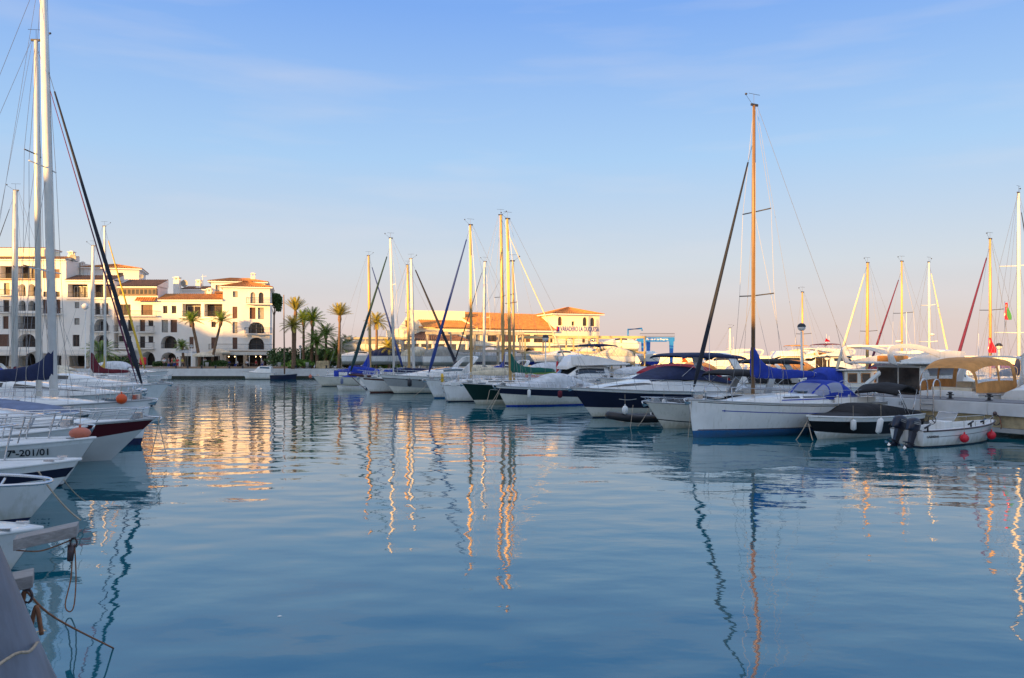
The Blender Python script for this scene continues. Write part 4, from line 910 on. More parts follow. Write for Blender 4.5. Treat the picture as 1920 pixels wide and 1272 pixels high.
# ---------------------------------------------------------------- R11 dinghy
HD = R(25)
h = Hull(5.2, 1.75, .82, .62, rake=.75, trake=.08, sw=.85, p=2.6, sag=.02, vee=.7)
t = thing('open_boat', 'small open white boat with twin dark outboards and red ball fenders', 'dinghy', at(.1, 1703, 30.8, HD), HD)
h.build([(lambda q: .05,'darkboot'), (None,'gelcoat')], t, sheer_m='copper')
ts = [i/20 for i in range(21)]
mb = MB()
for sg in (1,-1):
    rows = []
    for q in ts:
        x_, y_, z_ = h.pt(q, 1, sg); yi = sg*max(.0, abs(y_)-.20); fl = .22+.1*q
        rows.append([(x_, y_, z_), (x_-.02, y_-sg*.04, z_+.035), (x_-.1*q, yi, z_+.035), (x_-.12*q, yi, z_-.06), (x_-.2*q, yi*.93, z_-.3*(1-.4*q)), (x_-.2*q, yi*.9, fl), (x_-.2*q, 0, fl)])
    mb.grid(rows, 0, flip=sg < 0)
mb.build('inner_deck', 'deckw', t)
MB().box(.35,.8,-.7,.7,.2,.56).build('thwart', 'gelcream', t, bevel=.02); MB().box(2.9,3.3,-.62,.62,.2,.58).build('thwart', 'gelcream', t, bevel=.02)
mb = MB(); mb.box(1.65,2.15,-.38,.32,.25,.92); mb.build('console', 'gelcoat', t, bevel=.04)
mb = MB(); mb.grid([[(2.12+.22*k, y_, .92+.3*k) for y_ in (-.42,-.1,.2,.38)] for k in (0,.5,1)], 0); o = mb.build('windscreen', 'plastic', t)
MB().tube([(2.1,-.43,.9),(2.35,-.43,1.23),(2.35,.39,1.23),(2.1,.39,.9)], .014, 5).build('screen_frame', 'steel', t)
mb = MB(); mb.tube([(1.5,.05+.17*math.cos(a),.95+.17*math.sin(a)) for a in [2*math.pi*k/16 for k in range(17)]], .014, 5); mb.tube([(1.65,.05,.85),(1.5,.05,.95)], .02, 5); mb.build('steering_wheel', 'iron', t)
h.rail(t, .55, .93, .22, 3, r=.012, mid=False, name='side_rail')
for x_, y_ in ((.15,.8),(.15,-.8),(2.6,-.8),(3.6,-.62)):
    mb = MB(); mb.tube([(x_,y_,h.zs(x_/5.2)),(x_,y_,h.zs(x_/5.2)+.2)], .035, 6); mb.tube([(x_-.16,y_,h.zs(x_/5.2)+.13),(x_+.14,y_,h.zs(x_/5.2)+.25)], .035, 6); mb.build('rod_holder', 'fblack', t)
outboard(t, -.12, .22, .62, s=1.0, tilt=-.42); outboard(t, -.1, -.38, .60, s=.95, tilt=-.30)
side_line(t, h, .04, .93, lambda q: h.zs(q)-.24, .018, 'ink')
a_ = h.side(.03, .36, -1, .02); b_ = h.side(.17, .36, -1, .02); text_mesh('lettering', 'CARMENA', .13, 'ink', t, a_, (R(93),0,math.atan2(b_[1]-a_[1], b_[0]-a_[0])))
def on_boat(t, p_):
    c, s_ = math.cos(t.rotation_euler[2]), math.sin(t.rotation_euler[2]); return (t.location.x+c*p_[0]-s_*p_[1], t.location.y+s_*p_[0]+c*p_[1], p_[2])
for tt, lb in ((.38,'red ball fender amidships on the small open boat'),(.80,'red ball fender near the bow of the small open boat')):
    p_ = h.side(tt, .4, -1, .16); l = on_boat(t, (p_[0],p_[1],0)); fender(0,0,.13,.47, m='red', label=lb, loc=l, r=.165, ball=True, group='red ball fenders of the open boat')
sagrope('mooring line from the open boat bow up to the pier', on_boat(t, (5.1,0,.8)), pier_pt(1.5,.25,.75), .1, .012)
# ---------------------------------------------------------------- R8 white boat with black canvas
t, h = cruiser('small white motorboat with black foredeck cover left of the tall yacht', 1243, 38.2, HR, L=8.0, B=2.8, fb=1.28, fs=1.05, rake=1.35, bands=[(LN(.12,.42,2.5),'gelcream'), (LN(.17,.47,2.5),'black'), (None,'gelcream')],
    rails=(.5,.97), railh=.25, cover=[('cvblack', [(.80,.42,-.02,.04),(.66,.74,-.02,.16),(.56,.82,-.02,.34),(.46,.84,-.02,.42)])], sup=[(.0,.8,.3),(.2,.84,.42),(.42,.84,.5),(.58,.7,.3),(.72,.5,.06)], windows=[(.3,.5,.1,.26,'glass')],
    arch_=(.22,.92,.2,1.55,'gelgrey',-.75), bim=(.02,.46,.86,1.30,1.42,'cvblack',.4,.3), vee=.95)
fender(1172, 39.6, .55, 1.0, label='round white fender pair hanging at the bow of the small white motorboat', r=.16, ball=True)
# outboard with white cowl on the next small tender
t2 = thing('dinghy', 'small black and white inflatable tender between the motorboats', 'dinghy', at(0, 1228, 40.8, R(200)), R(200))
mb = MB(); mb.tube(cr_interp([(0,.5,.3),(1.2,.55,.32),(2.1,.42,.42),(2.6,0,.5),(2.1,-.42,.42),(1.2,-.55,.32),(0,-.5,.3)], 4), .2, 12); mb.build('tube', 'fblack', t2)
MB().box(.1,2.0,-.4,.4,.15,.22).build('floor', 'gelgrey', t2); MB().box(.0,.06,-.4,.4,.15,.55).build('transom', 'gelcoat', t2); MB().box(.9,1.15,-.45,.45,.38,.42).build('seat', 'salmon', t2); outboard(t2, -.1, 0, .6, m='fender', s=.8, tilt=0)
sagrope('mooring line hanging off the bow of the small white motorboat', wp(1222,755,38.6), wp(1196,800,37.8), .1, .016); sagrope('second mooring line at the bow of the navy cruiser', wp(1187,760,40), wp(1180,815,38.5), .05, .014)
# ---------------------------------------------------------------- R7 big navy cruiser
t, h = cruiser('large motor cruiser with navy topsides, navy bimini and lens-shaped side window', 1108, 44.6, HR, L=11.6, B=3.7, fb=1.72, fs=1.35, rake=1.75, bands=[(Z_(.07),'darkboot'),(LN(.42,.62,1.6),'gelcream'), (D_(.16),'navy'), (None,'gelcoat')],
    sup=[(.0,.82,.3),(.12,.86,.62),(.30,.88,.95),(.46,.84,.98),(.58,.76,.66),(.74,.60,.36),(.88,.34,.10),(.94,.15,.02)], windows=[(.30,.56,*LENS(.165,.075),'glass'),(.60,.86,(lambda a: .10),(lambda a: .10+.15*math.sin(math.pi*a)**.8),'glass')],
    cover=[('cvnavy', [(.60,.60,.52,.62),(.52,.74,.66,1.06),(.42,.86,.66,1.42),(.30,.90,.66,1.36),(.17,.92,.50,.86),(.10,.92,.42,.58)])], arch_=(.06,.95,.5,2.2,'gelcoat',1.0,.5), bim=(.02,.44,.90,1.9,2.0,'cvnavy',.9,.26), railh=.62, cvp=.7)
mb = MB(); n = 10
mb.grid([[h.side(.80-.09*i/n, h.zs(.8)-.55-.05*math.sin(math.pi*i/n)+dz, 1, .02) for dz in (0,.03)] for i in range(n+1)], 0); mb.build('logo', 'gelcoat', t)
# ---------------------------------------------------------------- R6 navy and white cuddy boat
t, h = cruiser('white speed cruiser with navy band and pale fitted tonneau cover', 948, 54.5, HR, L=7.9, B=2.8, fb=1.42, fs=1.15, rake=1.0, bands=[(Z_(.09),'cvblue'),(LN(.52,.90,1.4),'gelcream'), (LN(1.0,1.26,1.2),'navy'), (None,'gelcoat')],
    cover=[('cvwhite', [(.93,.2,-.03,.03),(.78,.5,-.03,.2),(.62,.72,-.03,.50),(.46,.84,-.03,.98),(.34,.86,-.03,1.0),(.2,.88,-.03,.6),(.02,.88,-.03,.2)])], rails=(.5,.96), railh=.4)
fender(1050, 53.3, .62, 1.15, m='cvmaroon', label='plum coloured fender at the stern of the navy banded boat', r=.15)
# ---------------------------------------------------------------- R5 dark green yacht
t, h = sail_yacht('dark green hulled sailing yacht with green sail cover', 867, 56.5, HR, L=10.8, B=3.3, fb=1.5, fs=1.15, side='greenhull', boot='gelcream', bootz=.3, mast_px=957, mh=12.1, mm='mastgold', mr=.12, rake=-.25, jib=None, cover='cvgreen', boomL=3.6, collar=1.5, boomz=1.15, rakeb=1.3, trake=-.4, spreaders=(.48,), jibr=.06)
side_line(t, h, .70, .84, lambda q: h.zs(q)-.36, .03, 'gelcoat', name='lettering')
# R4b yacht with transom to the viewer
t, h = sail_yacht('white yacht lying stern out with name lettering on its curved transom', 833, 60.5, R(12), lx=.2, L=9.5, B=3.0, fb=1.3, fs=1.25, boot='darkboot', bootz=.08, mast=5.6, mh=9.5, mm='mastgold', rake=.1, jib=None, cover='cvcream', boomL=3.4, sw=.55, trake=.55, boomz=.9, collar=.6)
for k, tx in enumerate(['Alba', 'LA DUQUESA']): text_mesh('lettering', tx, .2 if k == 0 else .11, 'ink', t, (.09+.09*k, .0, .92-.27*k), (R(109),0,R(-90)), align='CENTER')
rg = thing('life_ring', 'yellow horseshoe life ring on the stern rail of the white yacht', 'life ring', on_boat(t, (.0,-.35,1.75)), R(12))
MB().tube([(0,.22*math.cos(a),.28*math.sin(a)) for a in [R(-60)+R(300)*k/16 for k in range(17)]], .09, 8).build('ring', 'yellow', rg)
# R4 m4 yacht
t, h = sail_yacht('white sailing yacht with dark blue furled jib crossing another stay', 797, 64.5, HR, L=11.0, B=3.4, fb=1.5, fs=1.15, boot='blueboot', bootz=.1, mast_px=884, mh=13.0, mm='mastgold', mr=.12, rake=-.1, jib='jibblue', jibr=.13, cover='cvcream', boomL=4.2, collar=.5, boomz=1.0, spreaders=(.4,), rakeb=1.0, spl=.9)
# R3 grey white cruiser
t, h = cruiser('grey and white express cruiser with raked radar arch and black fender', 737, 72.5, HR, L=11.0, B=3.5, fb=1.75, fs=1.35, rake=1.7, bands=[(Z_(.05),'darkboot'),(LN(.28,.72,1.5),'gelcream'), (D_(.34),'gelgrey'), (D_(.28),'navy'),(None,'gelcoat')],
    sup=[(.0,.8,.35),(.15,.86,.7),(.34,.86,.95),(.5,.76,.75),(.66,.6,.42),(.82,.3,.08)], windows=[(.3,.48,.12,.26,'glassblue')], screen=(.40,.54,.30,.70,'glassblue'), arch_=(.30,.88,.6,1.9,'gelcoat',-1.3,.45), ports=((.80,1.30),(.70,1.24),(.5,1.16)), railh=.5)
fender(768, 70.2, .7, 1.45, m='fblack', label='black fender on the grey and white express cruiser', r=.2)
# R2 wooden bowsprit yacht
t, h = sail_yacht('classic white yacht with brown bowsprit, brown waterline and boom under blue cover', 655, 73.5, HR+R(-4), L=10.0, B=3.2, fb=1.45, fs=1.1, boot='brownboot', bootz=.12, mast_px=739, mh=13.2, mm='mastwhite', mr=.12, rake=-.35, jib='jibgreen', jibr=.14, jibtop=.93, cover='cvnavy', boomL=4.0, collar=.5, boomz=.85, rakeb=1.3, spreaders=(.66,), spl=.8, jibo=.9, lx=10.9)
mb = MB(); mb.tube([(8.9,0,1.5),(11.0,0,1.72)], [.13,.09], 8); mb.build('bowsprit', 'brownboot', t); side_line(t, h, .4, .99, lambda q: h.zs(q)-.2, .14, 'brownboot')
MB().tube([(10.9,0,1.68),(9.3,0,.2)], .03, 5).build('bobstay', 'brownboot', t)
mb = MB()
for zz in (.1,.75): mb.tube([(10.6,.3,1.75+zz),(9.7,.35,1.65+zz),(9.7,-.35,1.65+zz),(10.6,-.3,1.75+zz),(10.6,.3,1.75+zz)], .03, 5)
mb.build('pulpit_platform', 'brownboot', t)
t2 = thing('dinghy', 'little white rowing tender floating under the brown bowsprit', 'dinghy', at(0, 686, 79, R(190)), R(190)); hh = Hull(2.8,1.25,.5,.42,rake=.3); hh.build([(None,'gelcoat')], t2); MB().box(.9,1.1,-.5,.5,.36,.4).build('thwart','wood',t2); hh.deck(t2, 'gelcream', dz=-.12)
# R1 small day sailer
t, h = cruiser('small white day boat with bright blue canvas at the left end of the moored row', 603, 89.5, R(200), L=8.2, B=2.6, fb=1.15, fs=.95, rake=1.3, bands=[(Z_(.06),'darkboot'),(None,'gelcream')], cover=[('cvblue', [(.60,.5,-.02,.1),(.52,.66,-.02,.3),(.5,.7,-.02,1.25),(.30,.72,-.02,1.25),(.1,.7,-.02,.9)])], rails=None, seats=False, name='day_boat')
MB().tube([(5.6,0,1.0),(5.6,0,1.7)], .28, 10).build('canvas_bag', 'cvblue', t)
fender(641, 87.5, .3, 1.0, m='cvslate', label='dark blue fender on the small day boat with blue canvas', r=.16)
fender(582, 88.3, .9, 1.35, m='salmon', label='small pink ball buoy at the bow of the day boat', r=.18, ball=True)
# boats whose bows point right, on the far side of the pier (masts seen above)
def far_yacht(label, pxm, Y, pytop, mast_l, L=10, rz=R(20), **k):
    ztop = Z(pytop, Y); k.setdefault('fb', 1.35); k.setdefault('fs', 1.1)
    t, h = sail_yacht(label, pxm, Y, rz, lx=mast_l, L=L, mast=mast_l, mh=ztop-1.12, **k); return t
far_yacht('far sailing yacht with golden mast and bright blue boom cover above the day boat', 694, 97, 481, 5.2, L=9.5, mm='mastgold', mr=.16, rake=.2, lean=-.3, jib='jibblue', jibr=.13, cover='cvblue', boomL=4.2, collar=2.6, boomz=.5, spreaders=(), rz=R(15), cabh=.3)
far_yacht('sailing yacht with white mast and dark striped furled jib leaning right', 776, 84, 486, 5.4, L=10.6, mm='mastwhite', mr=.15, rake=.3, jib='jibdark', jibr=.16, cover='cvblue', boomL=3.2, collar=.5, boomz=.7, spreaders=(.62,), spl=.4, rz=R(-8))
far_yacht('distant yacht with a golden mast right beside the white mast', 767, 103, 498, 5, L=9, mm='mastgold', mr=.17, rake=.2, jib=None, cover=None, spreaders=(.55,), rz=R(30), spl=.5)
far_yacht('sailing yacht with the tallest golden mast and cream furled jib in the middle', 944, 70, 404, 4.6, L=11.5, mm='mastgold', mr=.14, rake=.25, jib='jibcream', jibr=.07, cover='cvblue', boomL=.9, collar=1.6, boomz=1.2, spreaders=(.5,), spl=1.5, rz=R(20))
far_yacht('distant yacht with pale mast and thin brown furled jib', 907, 86, 492, 6, L=10, mm='mastwhite', mr=.15, rake=.15, jib='jibdark', jibr=.07, cover='cvgrey', boomL=5.0, collar=.7, boomz=.8, spreaders=(.5,), rz=HR)
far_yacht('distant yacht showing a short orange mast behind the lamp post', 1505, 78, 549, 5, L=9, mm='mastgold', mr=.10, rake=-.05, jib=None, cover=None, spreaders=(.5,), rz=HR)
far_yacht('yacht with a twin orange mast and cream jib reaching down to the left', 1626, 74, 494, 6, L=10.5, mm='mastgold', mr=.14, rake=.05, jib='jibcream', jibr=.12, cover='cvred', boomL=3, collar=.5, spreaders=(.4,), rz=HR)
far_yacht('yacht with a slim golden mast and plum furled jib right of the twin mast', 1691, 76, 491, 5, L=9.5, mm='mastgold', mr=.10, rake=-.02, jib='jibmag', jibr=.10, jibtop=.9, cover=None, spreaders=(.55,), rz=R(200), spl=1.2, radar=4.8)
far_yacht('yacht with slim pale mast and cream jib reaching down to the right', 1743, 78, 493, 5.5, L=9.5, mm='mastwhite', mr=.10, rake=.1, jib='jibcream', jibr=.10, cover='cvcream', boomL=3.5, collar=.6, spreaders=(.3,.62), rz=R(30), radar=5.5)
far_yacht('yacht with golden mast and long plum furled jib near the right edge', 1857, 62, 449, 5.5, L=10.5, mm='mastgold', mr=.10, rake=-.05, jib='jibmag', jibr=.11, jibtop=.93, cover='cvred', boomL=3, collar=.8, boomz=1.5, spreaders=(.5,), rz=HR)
far_yacht('yacht with the tall pale mast at the right edge', 1911, 56, 363, 5.2, L=11, mm='mastwhite', mr=.11, rake=.1, jib='jibdark', jibr=.07, cover='cvnavy', boomL=4, collar=1.5, boomz=1.1, spreaders=(.27,.62), spl=1.5, rz=R(38))
far_yacht('far yacht with a short white mast above the white motor yachts', 1369, 112, 616, 4, L=8, mm='mastwhite', mr=.16, rake=.0, jib=None, cover=None, spreaders=(.5,), rz=R(10), detail=False)
# ---------------------------------------------------------------- houses behind the viewer
for x0, x1, hh, lb in [(-262,-201,36,'tallest white house farthest left behind the viewpoint'),(-201,-186,32.5,'narrow tall white house second from the left behind the viewpoint'),(-186,-151,30,'white house third from the left behind the viewpoint'),
                       (-151,-113,25,'white house with tiled roof in the middle of the row behind the viewpoint'),(-113,-84,22,'white house right of the middle behind the viewpoint'),
                       (-84,-50,18.5,'lower white house near the right end behind the viewpoint'),(-50,20,13.6,'lowest long white house directly behind the viewpoint')]:
    back_house(x0, x1, -26, hh, lb)

# ---------------------------------------------------------------- left bank: bows point right
RL = R(8)
def tipat(t_l, px, Y, rz): return at(t_l, px, Y, rz)
sail_yacht('far white yacht with maroon sail cover and pale mast beside the promenade', 172, 78, R(184), lx=4.8, L=9.5, mast=4.8, mh=Z(461,78)-1.1, mm='mastwhite', mr=.17, rake=.0, lean=-.3, jib=None, cover='cvmaroon', boomL=3.6, collar=2.2, boomz=.8, spreaders=(.45,), spl=.5)
sail_yacht('far white yacht with yellow furled jib and slim mast on the left', 197, 84, R(4), lx=5.2, L=9.6, mast=5.2, mh=Z(425,84)-1.1, mm='mastwhite', mr=.13, rake=.05, jib='cvyellow', jibr=.12, cover='cvyellow', boomL=1.0, collar=1.6, spreaders=(.5,), spl=.4)
sail_yacht('white yacht at the far left edge with short maroon sail cover', 27, 58, R(188), lx=4.8, L=9.5, mast=4.8, mh=Z(356,58)-1.1, mm='alu', mr=.20, rake=-.1, lean=-.4, jib='jibdark', jibr=.05, cover='cvmaroon', boomL=3.4, collar=1.0, boomz=.9, spreaders=(.6,), spl=.7)
cruiser('white motorboat moored among the far left yachts, bow rail nearly at the open water', 318, 55, RL, L=10.5, B=3.3, fb=1.55, fs=1.2, lx=10.5, rake=1.4, sup=[(.0,.8,.3),(.2,.86,.9),(.4,.84,1.0),(.58,.7,.55),(.75,.5,.25),(.88,.2,.05)], windows=[(.2,.42,.12,.26,'glass')], railh=.6)
cruiser('small white cruiser behind the tall masted yacht on the left', 262, 66, RL, L=9, B=3.0, fb=1.4, fs=1.1, lx=9, rake=1.3, sup=[(.05,.8,.3),(.2,.86,.8),(.45,.8,.8),(.7,.5,.25),(.85,.2,.05)], windows=[(.2,.42,.12,.26,'glass')], cover=[('cvcream',[(.42,.6,.3,.9),(.3,.8,.3,1.2),(.1,.8,.2,.9)])])
cruiser('white hulled cruiser with long black side windows left of the tall masts', 268, 42, RL, L=12.5, B=3.7, fb=1.55, fs=1.3, lx=12.5, rake=1.5, sup=[(.0,.84,.5),(.2,.88,.85),(.42,.86,.95),(.6,.74,.72),(.78,.5,.36),(.93,.15,.05)], windows=[(.22,.50,.10,.24,'glass'),(.54,.84,(lambda a:.10),(lambda a:.10+.13*(1-a)),'glass')], railh=.55)
# yacht with the second tall mast
sail_yacht('white yacht carrying the slightly shorter of the two tall masts at the left', 73, 36, R(6), lx=6.9, L=11.5, B=3.5, fb=1.5, fs=1.25, mast=6.9, mh=Z(82,36)-1.2, mm='alu', mr=.12, rake=.12, lean=-.0, jib='jibmag', jibr=.035, cover='cvnavy', boomL=4.6, collar=.8, boomz=1.2, spreaders=(.36,.68), spl=.95)
# yacht with the tallest mast
t, h = sail_yacht('white yacht with navy waterline, black furled jib and the tallest mast at the left', 285, 31.3, R(4), L=10.6, B=3.5, fb=1.75, fs=1.5, boot='cvnavy', bootz=.26, mast=6.9, mh=16.4, mm='mastwhite', mr=.15, rake=.42, jib='jibdark', jibr=.085, jibtop=.79, cover='cvnavy', boomL=4.6, collar=1.25, boomz=1.15, rakeb=.5, spreaders=(.30,.55), spl=1.2, vee=.6, jibo=-.25)
t_ = fender(228, 30.6, 1.62, 2.02, m='orange', label='orange ball buoy on the deck of the yacht with the black furled jib', r=.2, ball=True)
# covered boat
cruiser('motorboat under a long slate blue canvas cover at the left edge', 152, 28.6, R(3), L=9, B=2.9, fb=1.45, fs=1.3, lx=8.9, rake=1.2, cover=[('cvslate', [(.99,.1,0,.03),(.85,.6,-.02,.30),(.6,.95,-.03,.62),(.3,.98,-.04,.85),(0,.9,-.05,.5)])], rails=None)
# maroon
t, h = cruiser('motorboat with deep maroon topsides and white bow on the left', 290, 26.8, R(7), L=8.5, B=2.9, fb=1.38, fs=1.15, lx=8.5, rake=1.75, bands=[(LN(.40,1.02,2.2),'gelbone'), (D_(.05),'maroon'), (None,'gelcoat')], railr=.022, rails=(.3,.92), railh=.38, sup=[(.1,.7,.4),(.35,.75,.6),(.55,.6,.35),(.75,.35,.08)])
cruiser('low white motorboat between the maroon hull and the numbered boat', 163, 23.6, R(6), L=7.0, B=2.5, fb=1.40, fs=1.0, lx=7, rake=1.3, railr=.022, rails=(.3,.9), railh=.45, sup=[(.1,.7,.3),(.4,.7,.45),(.7,.4,.1)], strake='gelcoat')
fender(150, 21.5, 1.24, 1.56, m='salmon', label='faded orange buoy lying on the bow of the numbered boat', r=.27, ball=True)
t, h = cruiser('white boat with black registration number on its side at the left', 179, 21.4, R(5), L=7.2, B=2.5, fb=1.29, fs=1.08, lx=7.2, rake=1.1, bands=[(Z_(.06),'darkboot'),(D_(.13),'gelbone'), (None,'gelcoat')], railr=.022, rails=(.2,.78), railh=.72, sup=[(.05,.6,.2),(.4,.6,.25),(.7,.3,.04)], strake='gelcoat', anch=False, vee=.75)
def side_text(name, body, size, h, t, x0, z, m='ink', side=-1):
    a = h.side(x0/h.L, z, side, .03); b_ = h.side((x0+.9)/h.L, z, side, .03); c_ = h.side(x0/h.L, z+size*.7, side, .03); hd_ = math.atan2(b_[1]-a[1], b_[0]-a[0])
    lean_ = math.atan2((a[1]-c_[1])*math.cos(hd_), c_[2]-a[2])
    return text_mesh(name, body, size, m, t, a, (R(90)+lean_, 0, hd_), bold=.004)
side_text('registration_number', '7ª-201/01', .25, h, t, 5.45, .90)
# nearer boat with navy band
t, h = cruiser('white boat with a navy band under its gunwale, bow in front of the numbered boat', 151, 16.9, R(7), L=7.0, B=2.5, fb=1.30, fs=1.05, lx=7.0, rake=1.35, bands=[(Z_(.10),'cvnavy'),(D_(.36),'gelcoat'), (D_(.16),'navy'), (None,'gelcoat')], railr=.022, rails=(.3,.72), railh=.8, sup=[(.05,.6,.2),(.4,.6,.3),(.66,.4,.04)], strake='gelcoat', anch=False, vee=.8)
sagrope('twisted double mooring line running from the navy banded bow down into the water', wp(72,884,16.2), wp(152,976,16.3), .1, .018)
sagrope('thin mooring line crossing beside the navy banded bow', wp(120,900,16.2), wp(160,940,17.5), .05, .012)
# nearest white boat with its loop rail
t, h = cruiser('low white bow with a steel loop rail nearest the camera on the left', 78, 12.6, R(5), L=6.0, B=2.2, fb=.78, fs=.7, lx=6.0, rake=.8, rails=None, strake='gelcoat', anch=False, cover=[('gelcoat', [(.98,.1,-.02,.02),(.8,.5,-.02,.12),(.5,.7,-.02,.2),(.2,.7,-.02,.2)])])
MB().tube(cr_interp([(2.5,-.85,1.50),(4.8,-.6,1.52),(5.85,-.35,1.51),(6.12,0,1.5),(5.85,.35,1.52),(4.8,.6,1.55),(2.5,.8,1.55)], 6), .026, 8).build('bow_rail', 'steel', t)
mb = MB()
for sg in (1,-1):
    for xx in (2.7,4.3,5.2): mb.tube([(xx-.5,sg*.62,.78),(xx,sg*(.85 if xx < 3 else .5),1.5)], .02, 6)
mb.build('stanchion', 'steel', t)
# pulpit stanchions and steel lines crossing
# blue-grey hull in the corner and two timber gangplanks
t = thing('hull', 'smooth blue grey boat bow filling the bottom left corner', 'boat', (-4.70, 5.6, 0), R(0))
st = [(-.45,1.2,.9),(.0,1.56,1.1),(.6,1.42,1.0),(1.07,1.27,.85),(1.6,1.12,.7),(2.1,.97,.55),(2.4,.86,.45),(2.7,.62,.3),(2.84,.35,.15),(2.9,.02,.02)]
rows = []
for z_, rx, ry in cr_interp(st, 4): rows.append([(rx*math.cos(a)-.25*0, 1.5*ry*math.sin(a), z_) for a in [2*math.pi*k/36 for k in range(36)]])
MB().grid(rows, 0, closed=True).build('shell', 'bluegrey', t)
def plank(label, a, b, wd, th):
    t = thing('gangplank', label, 'gangplank', (0,0,0)); a, b = Vector(a), Vector(b); d = (b-a).normalized(); s_ = d.cross(Vector((0,0,1))).normalized()*wd/2; up = Vector((0,0,th/2))
    o = MB().add([tuple(a-s_-up),tuple(b-s_-up),tuple(b+s_-up),tuple(a+s_-up),tuple(a-s_+up),tuple(b-s_+up),tuple(b+s_+up),tuple(a+s_+up)], [(3,2,1,0),(4,5,6,7),(0,1,5,4),(1,2,6,5),(2,3,7,6),(3,0,4,7)]).build('board', 'oldwood', t, bevel=.008)
    e = b-d*.05; mb = MB(); mb.tube([(e.x,e.y,e.z-th/2),(e.x,e.y,e.z-th/2-.05)], .03, 8); mb.tube([(e.x+.045*math.cos(a_),e.y,e.z-th/2-.10+.06*math.sin(a_)) for a_ in [2*math.pi*k/14 for k in range(15)]], .012, 6); mb.build('shackle', 'copper', t)
    return e
pa_ = plank('weathered timber gangplank end with shackle over the water, upper of two', wp(28,1018,10.6), wp(146,992,10.9), .34, .15)
pb_ = plank('weathered timber gangplank end, lower and nearer of two', wp(-40,1106,7.0), wp(63,1083,7.2), .30, .11)
def loopline(label, x0, y0, z0, z1, wd, m): 
    pts = [(x0-wd*.3,y0,z0),(x0-wd*.6,y0,z0-(z0-z1)*.5),(x0-wd,y0-.1,z1+.1),(x0,y0-.1,z1),(x0+wd,y0-.1,z1+.1),(x0+wd*.5,y0,z0-(z0-z1)*.5),(x0+wd*.2,y0,z0)]
    rope(label, pts, .009, m)
    
loopline('long hanging rope loop under the upper gangplank', pa_.x, pa_.y, pa_.z-.2, .04, .06, 'rustrope')
mb = MB(); mb.tube([(pa_.x-.03,pa_.y,pa_.z-.2),(pa_.x-.05,pa_.y,pa_.z-.42)], [.05,.04], 8); tag(mb.build('rope_knot', 'copper'), 'dark knot of tackle hanging at the upper gangplank end', 'knot')
rope('taut brown mooring rope from the lower gangplank down into the water', [(pb_.x,pb_.y,pb_.z-.12),(X(105,7.6),7.6,Z(1160,7.6)),(X(158,8.9),9.55,.0)], .010, 'rustrope')
rope('knotted rope bundle hanging below the lower gangplank', [(pb_.x-.02,pb_.y,pb_.z-.1),(pb_.x-.05,pb_.y,pb_.z-.3),(pb_.x-.07,pb_.y,pb_.z-.62),(pb_.x+.0,pb_.y,pb_.z-.68),(pb_.x+.05,pb_.y,pb_.z-.35),(pb_.x+.1,pb_.y-.02,pb_.z-.25),(pb_.x+.13,pb_.y,pb_.z-.5)], .02, 'rustrope')
rope('pale rope end hanging beside the knotted bundle', [(pb_.x-.05,pb_.y-.05,pb_.z-.28),(pb_.x-.06,pb_.y-.05,pb_.z-.55),(pb_.x-.09,pb_.y-.05,pb_.z-.85),(pb_.x-.05,pb_.y-.05,pb_.z-.95),(pb_.x+.01,pb_.y-.05,pb_.z-.8),(pb_.x-.02,pb_.y-.05,pb_.z-.4)], .014, 'rope')
rope('loose rope lying across the blue grey bow', [wp(-10,1252,5.2),wp(30,1226,5.4),wp(55,1222,5.6),wp(70,1205,6.0)], .012, 'rope')
rope('thin brown rope between the two gangplanks', [wp(30,1032,10.5),wp(70,1034,10.6),wp(100,1026,10.7),wp(135,1012,10.9)], .010, 'rustrope')

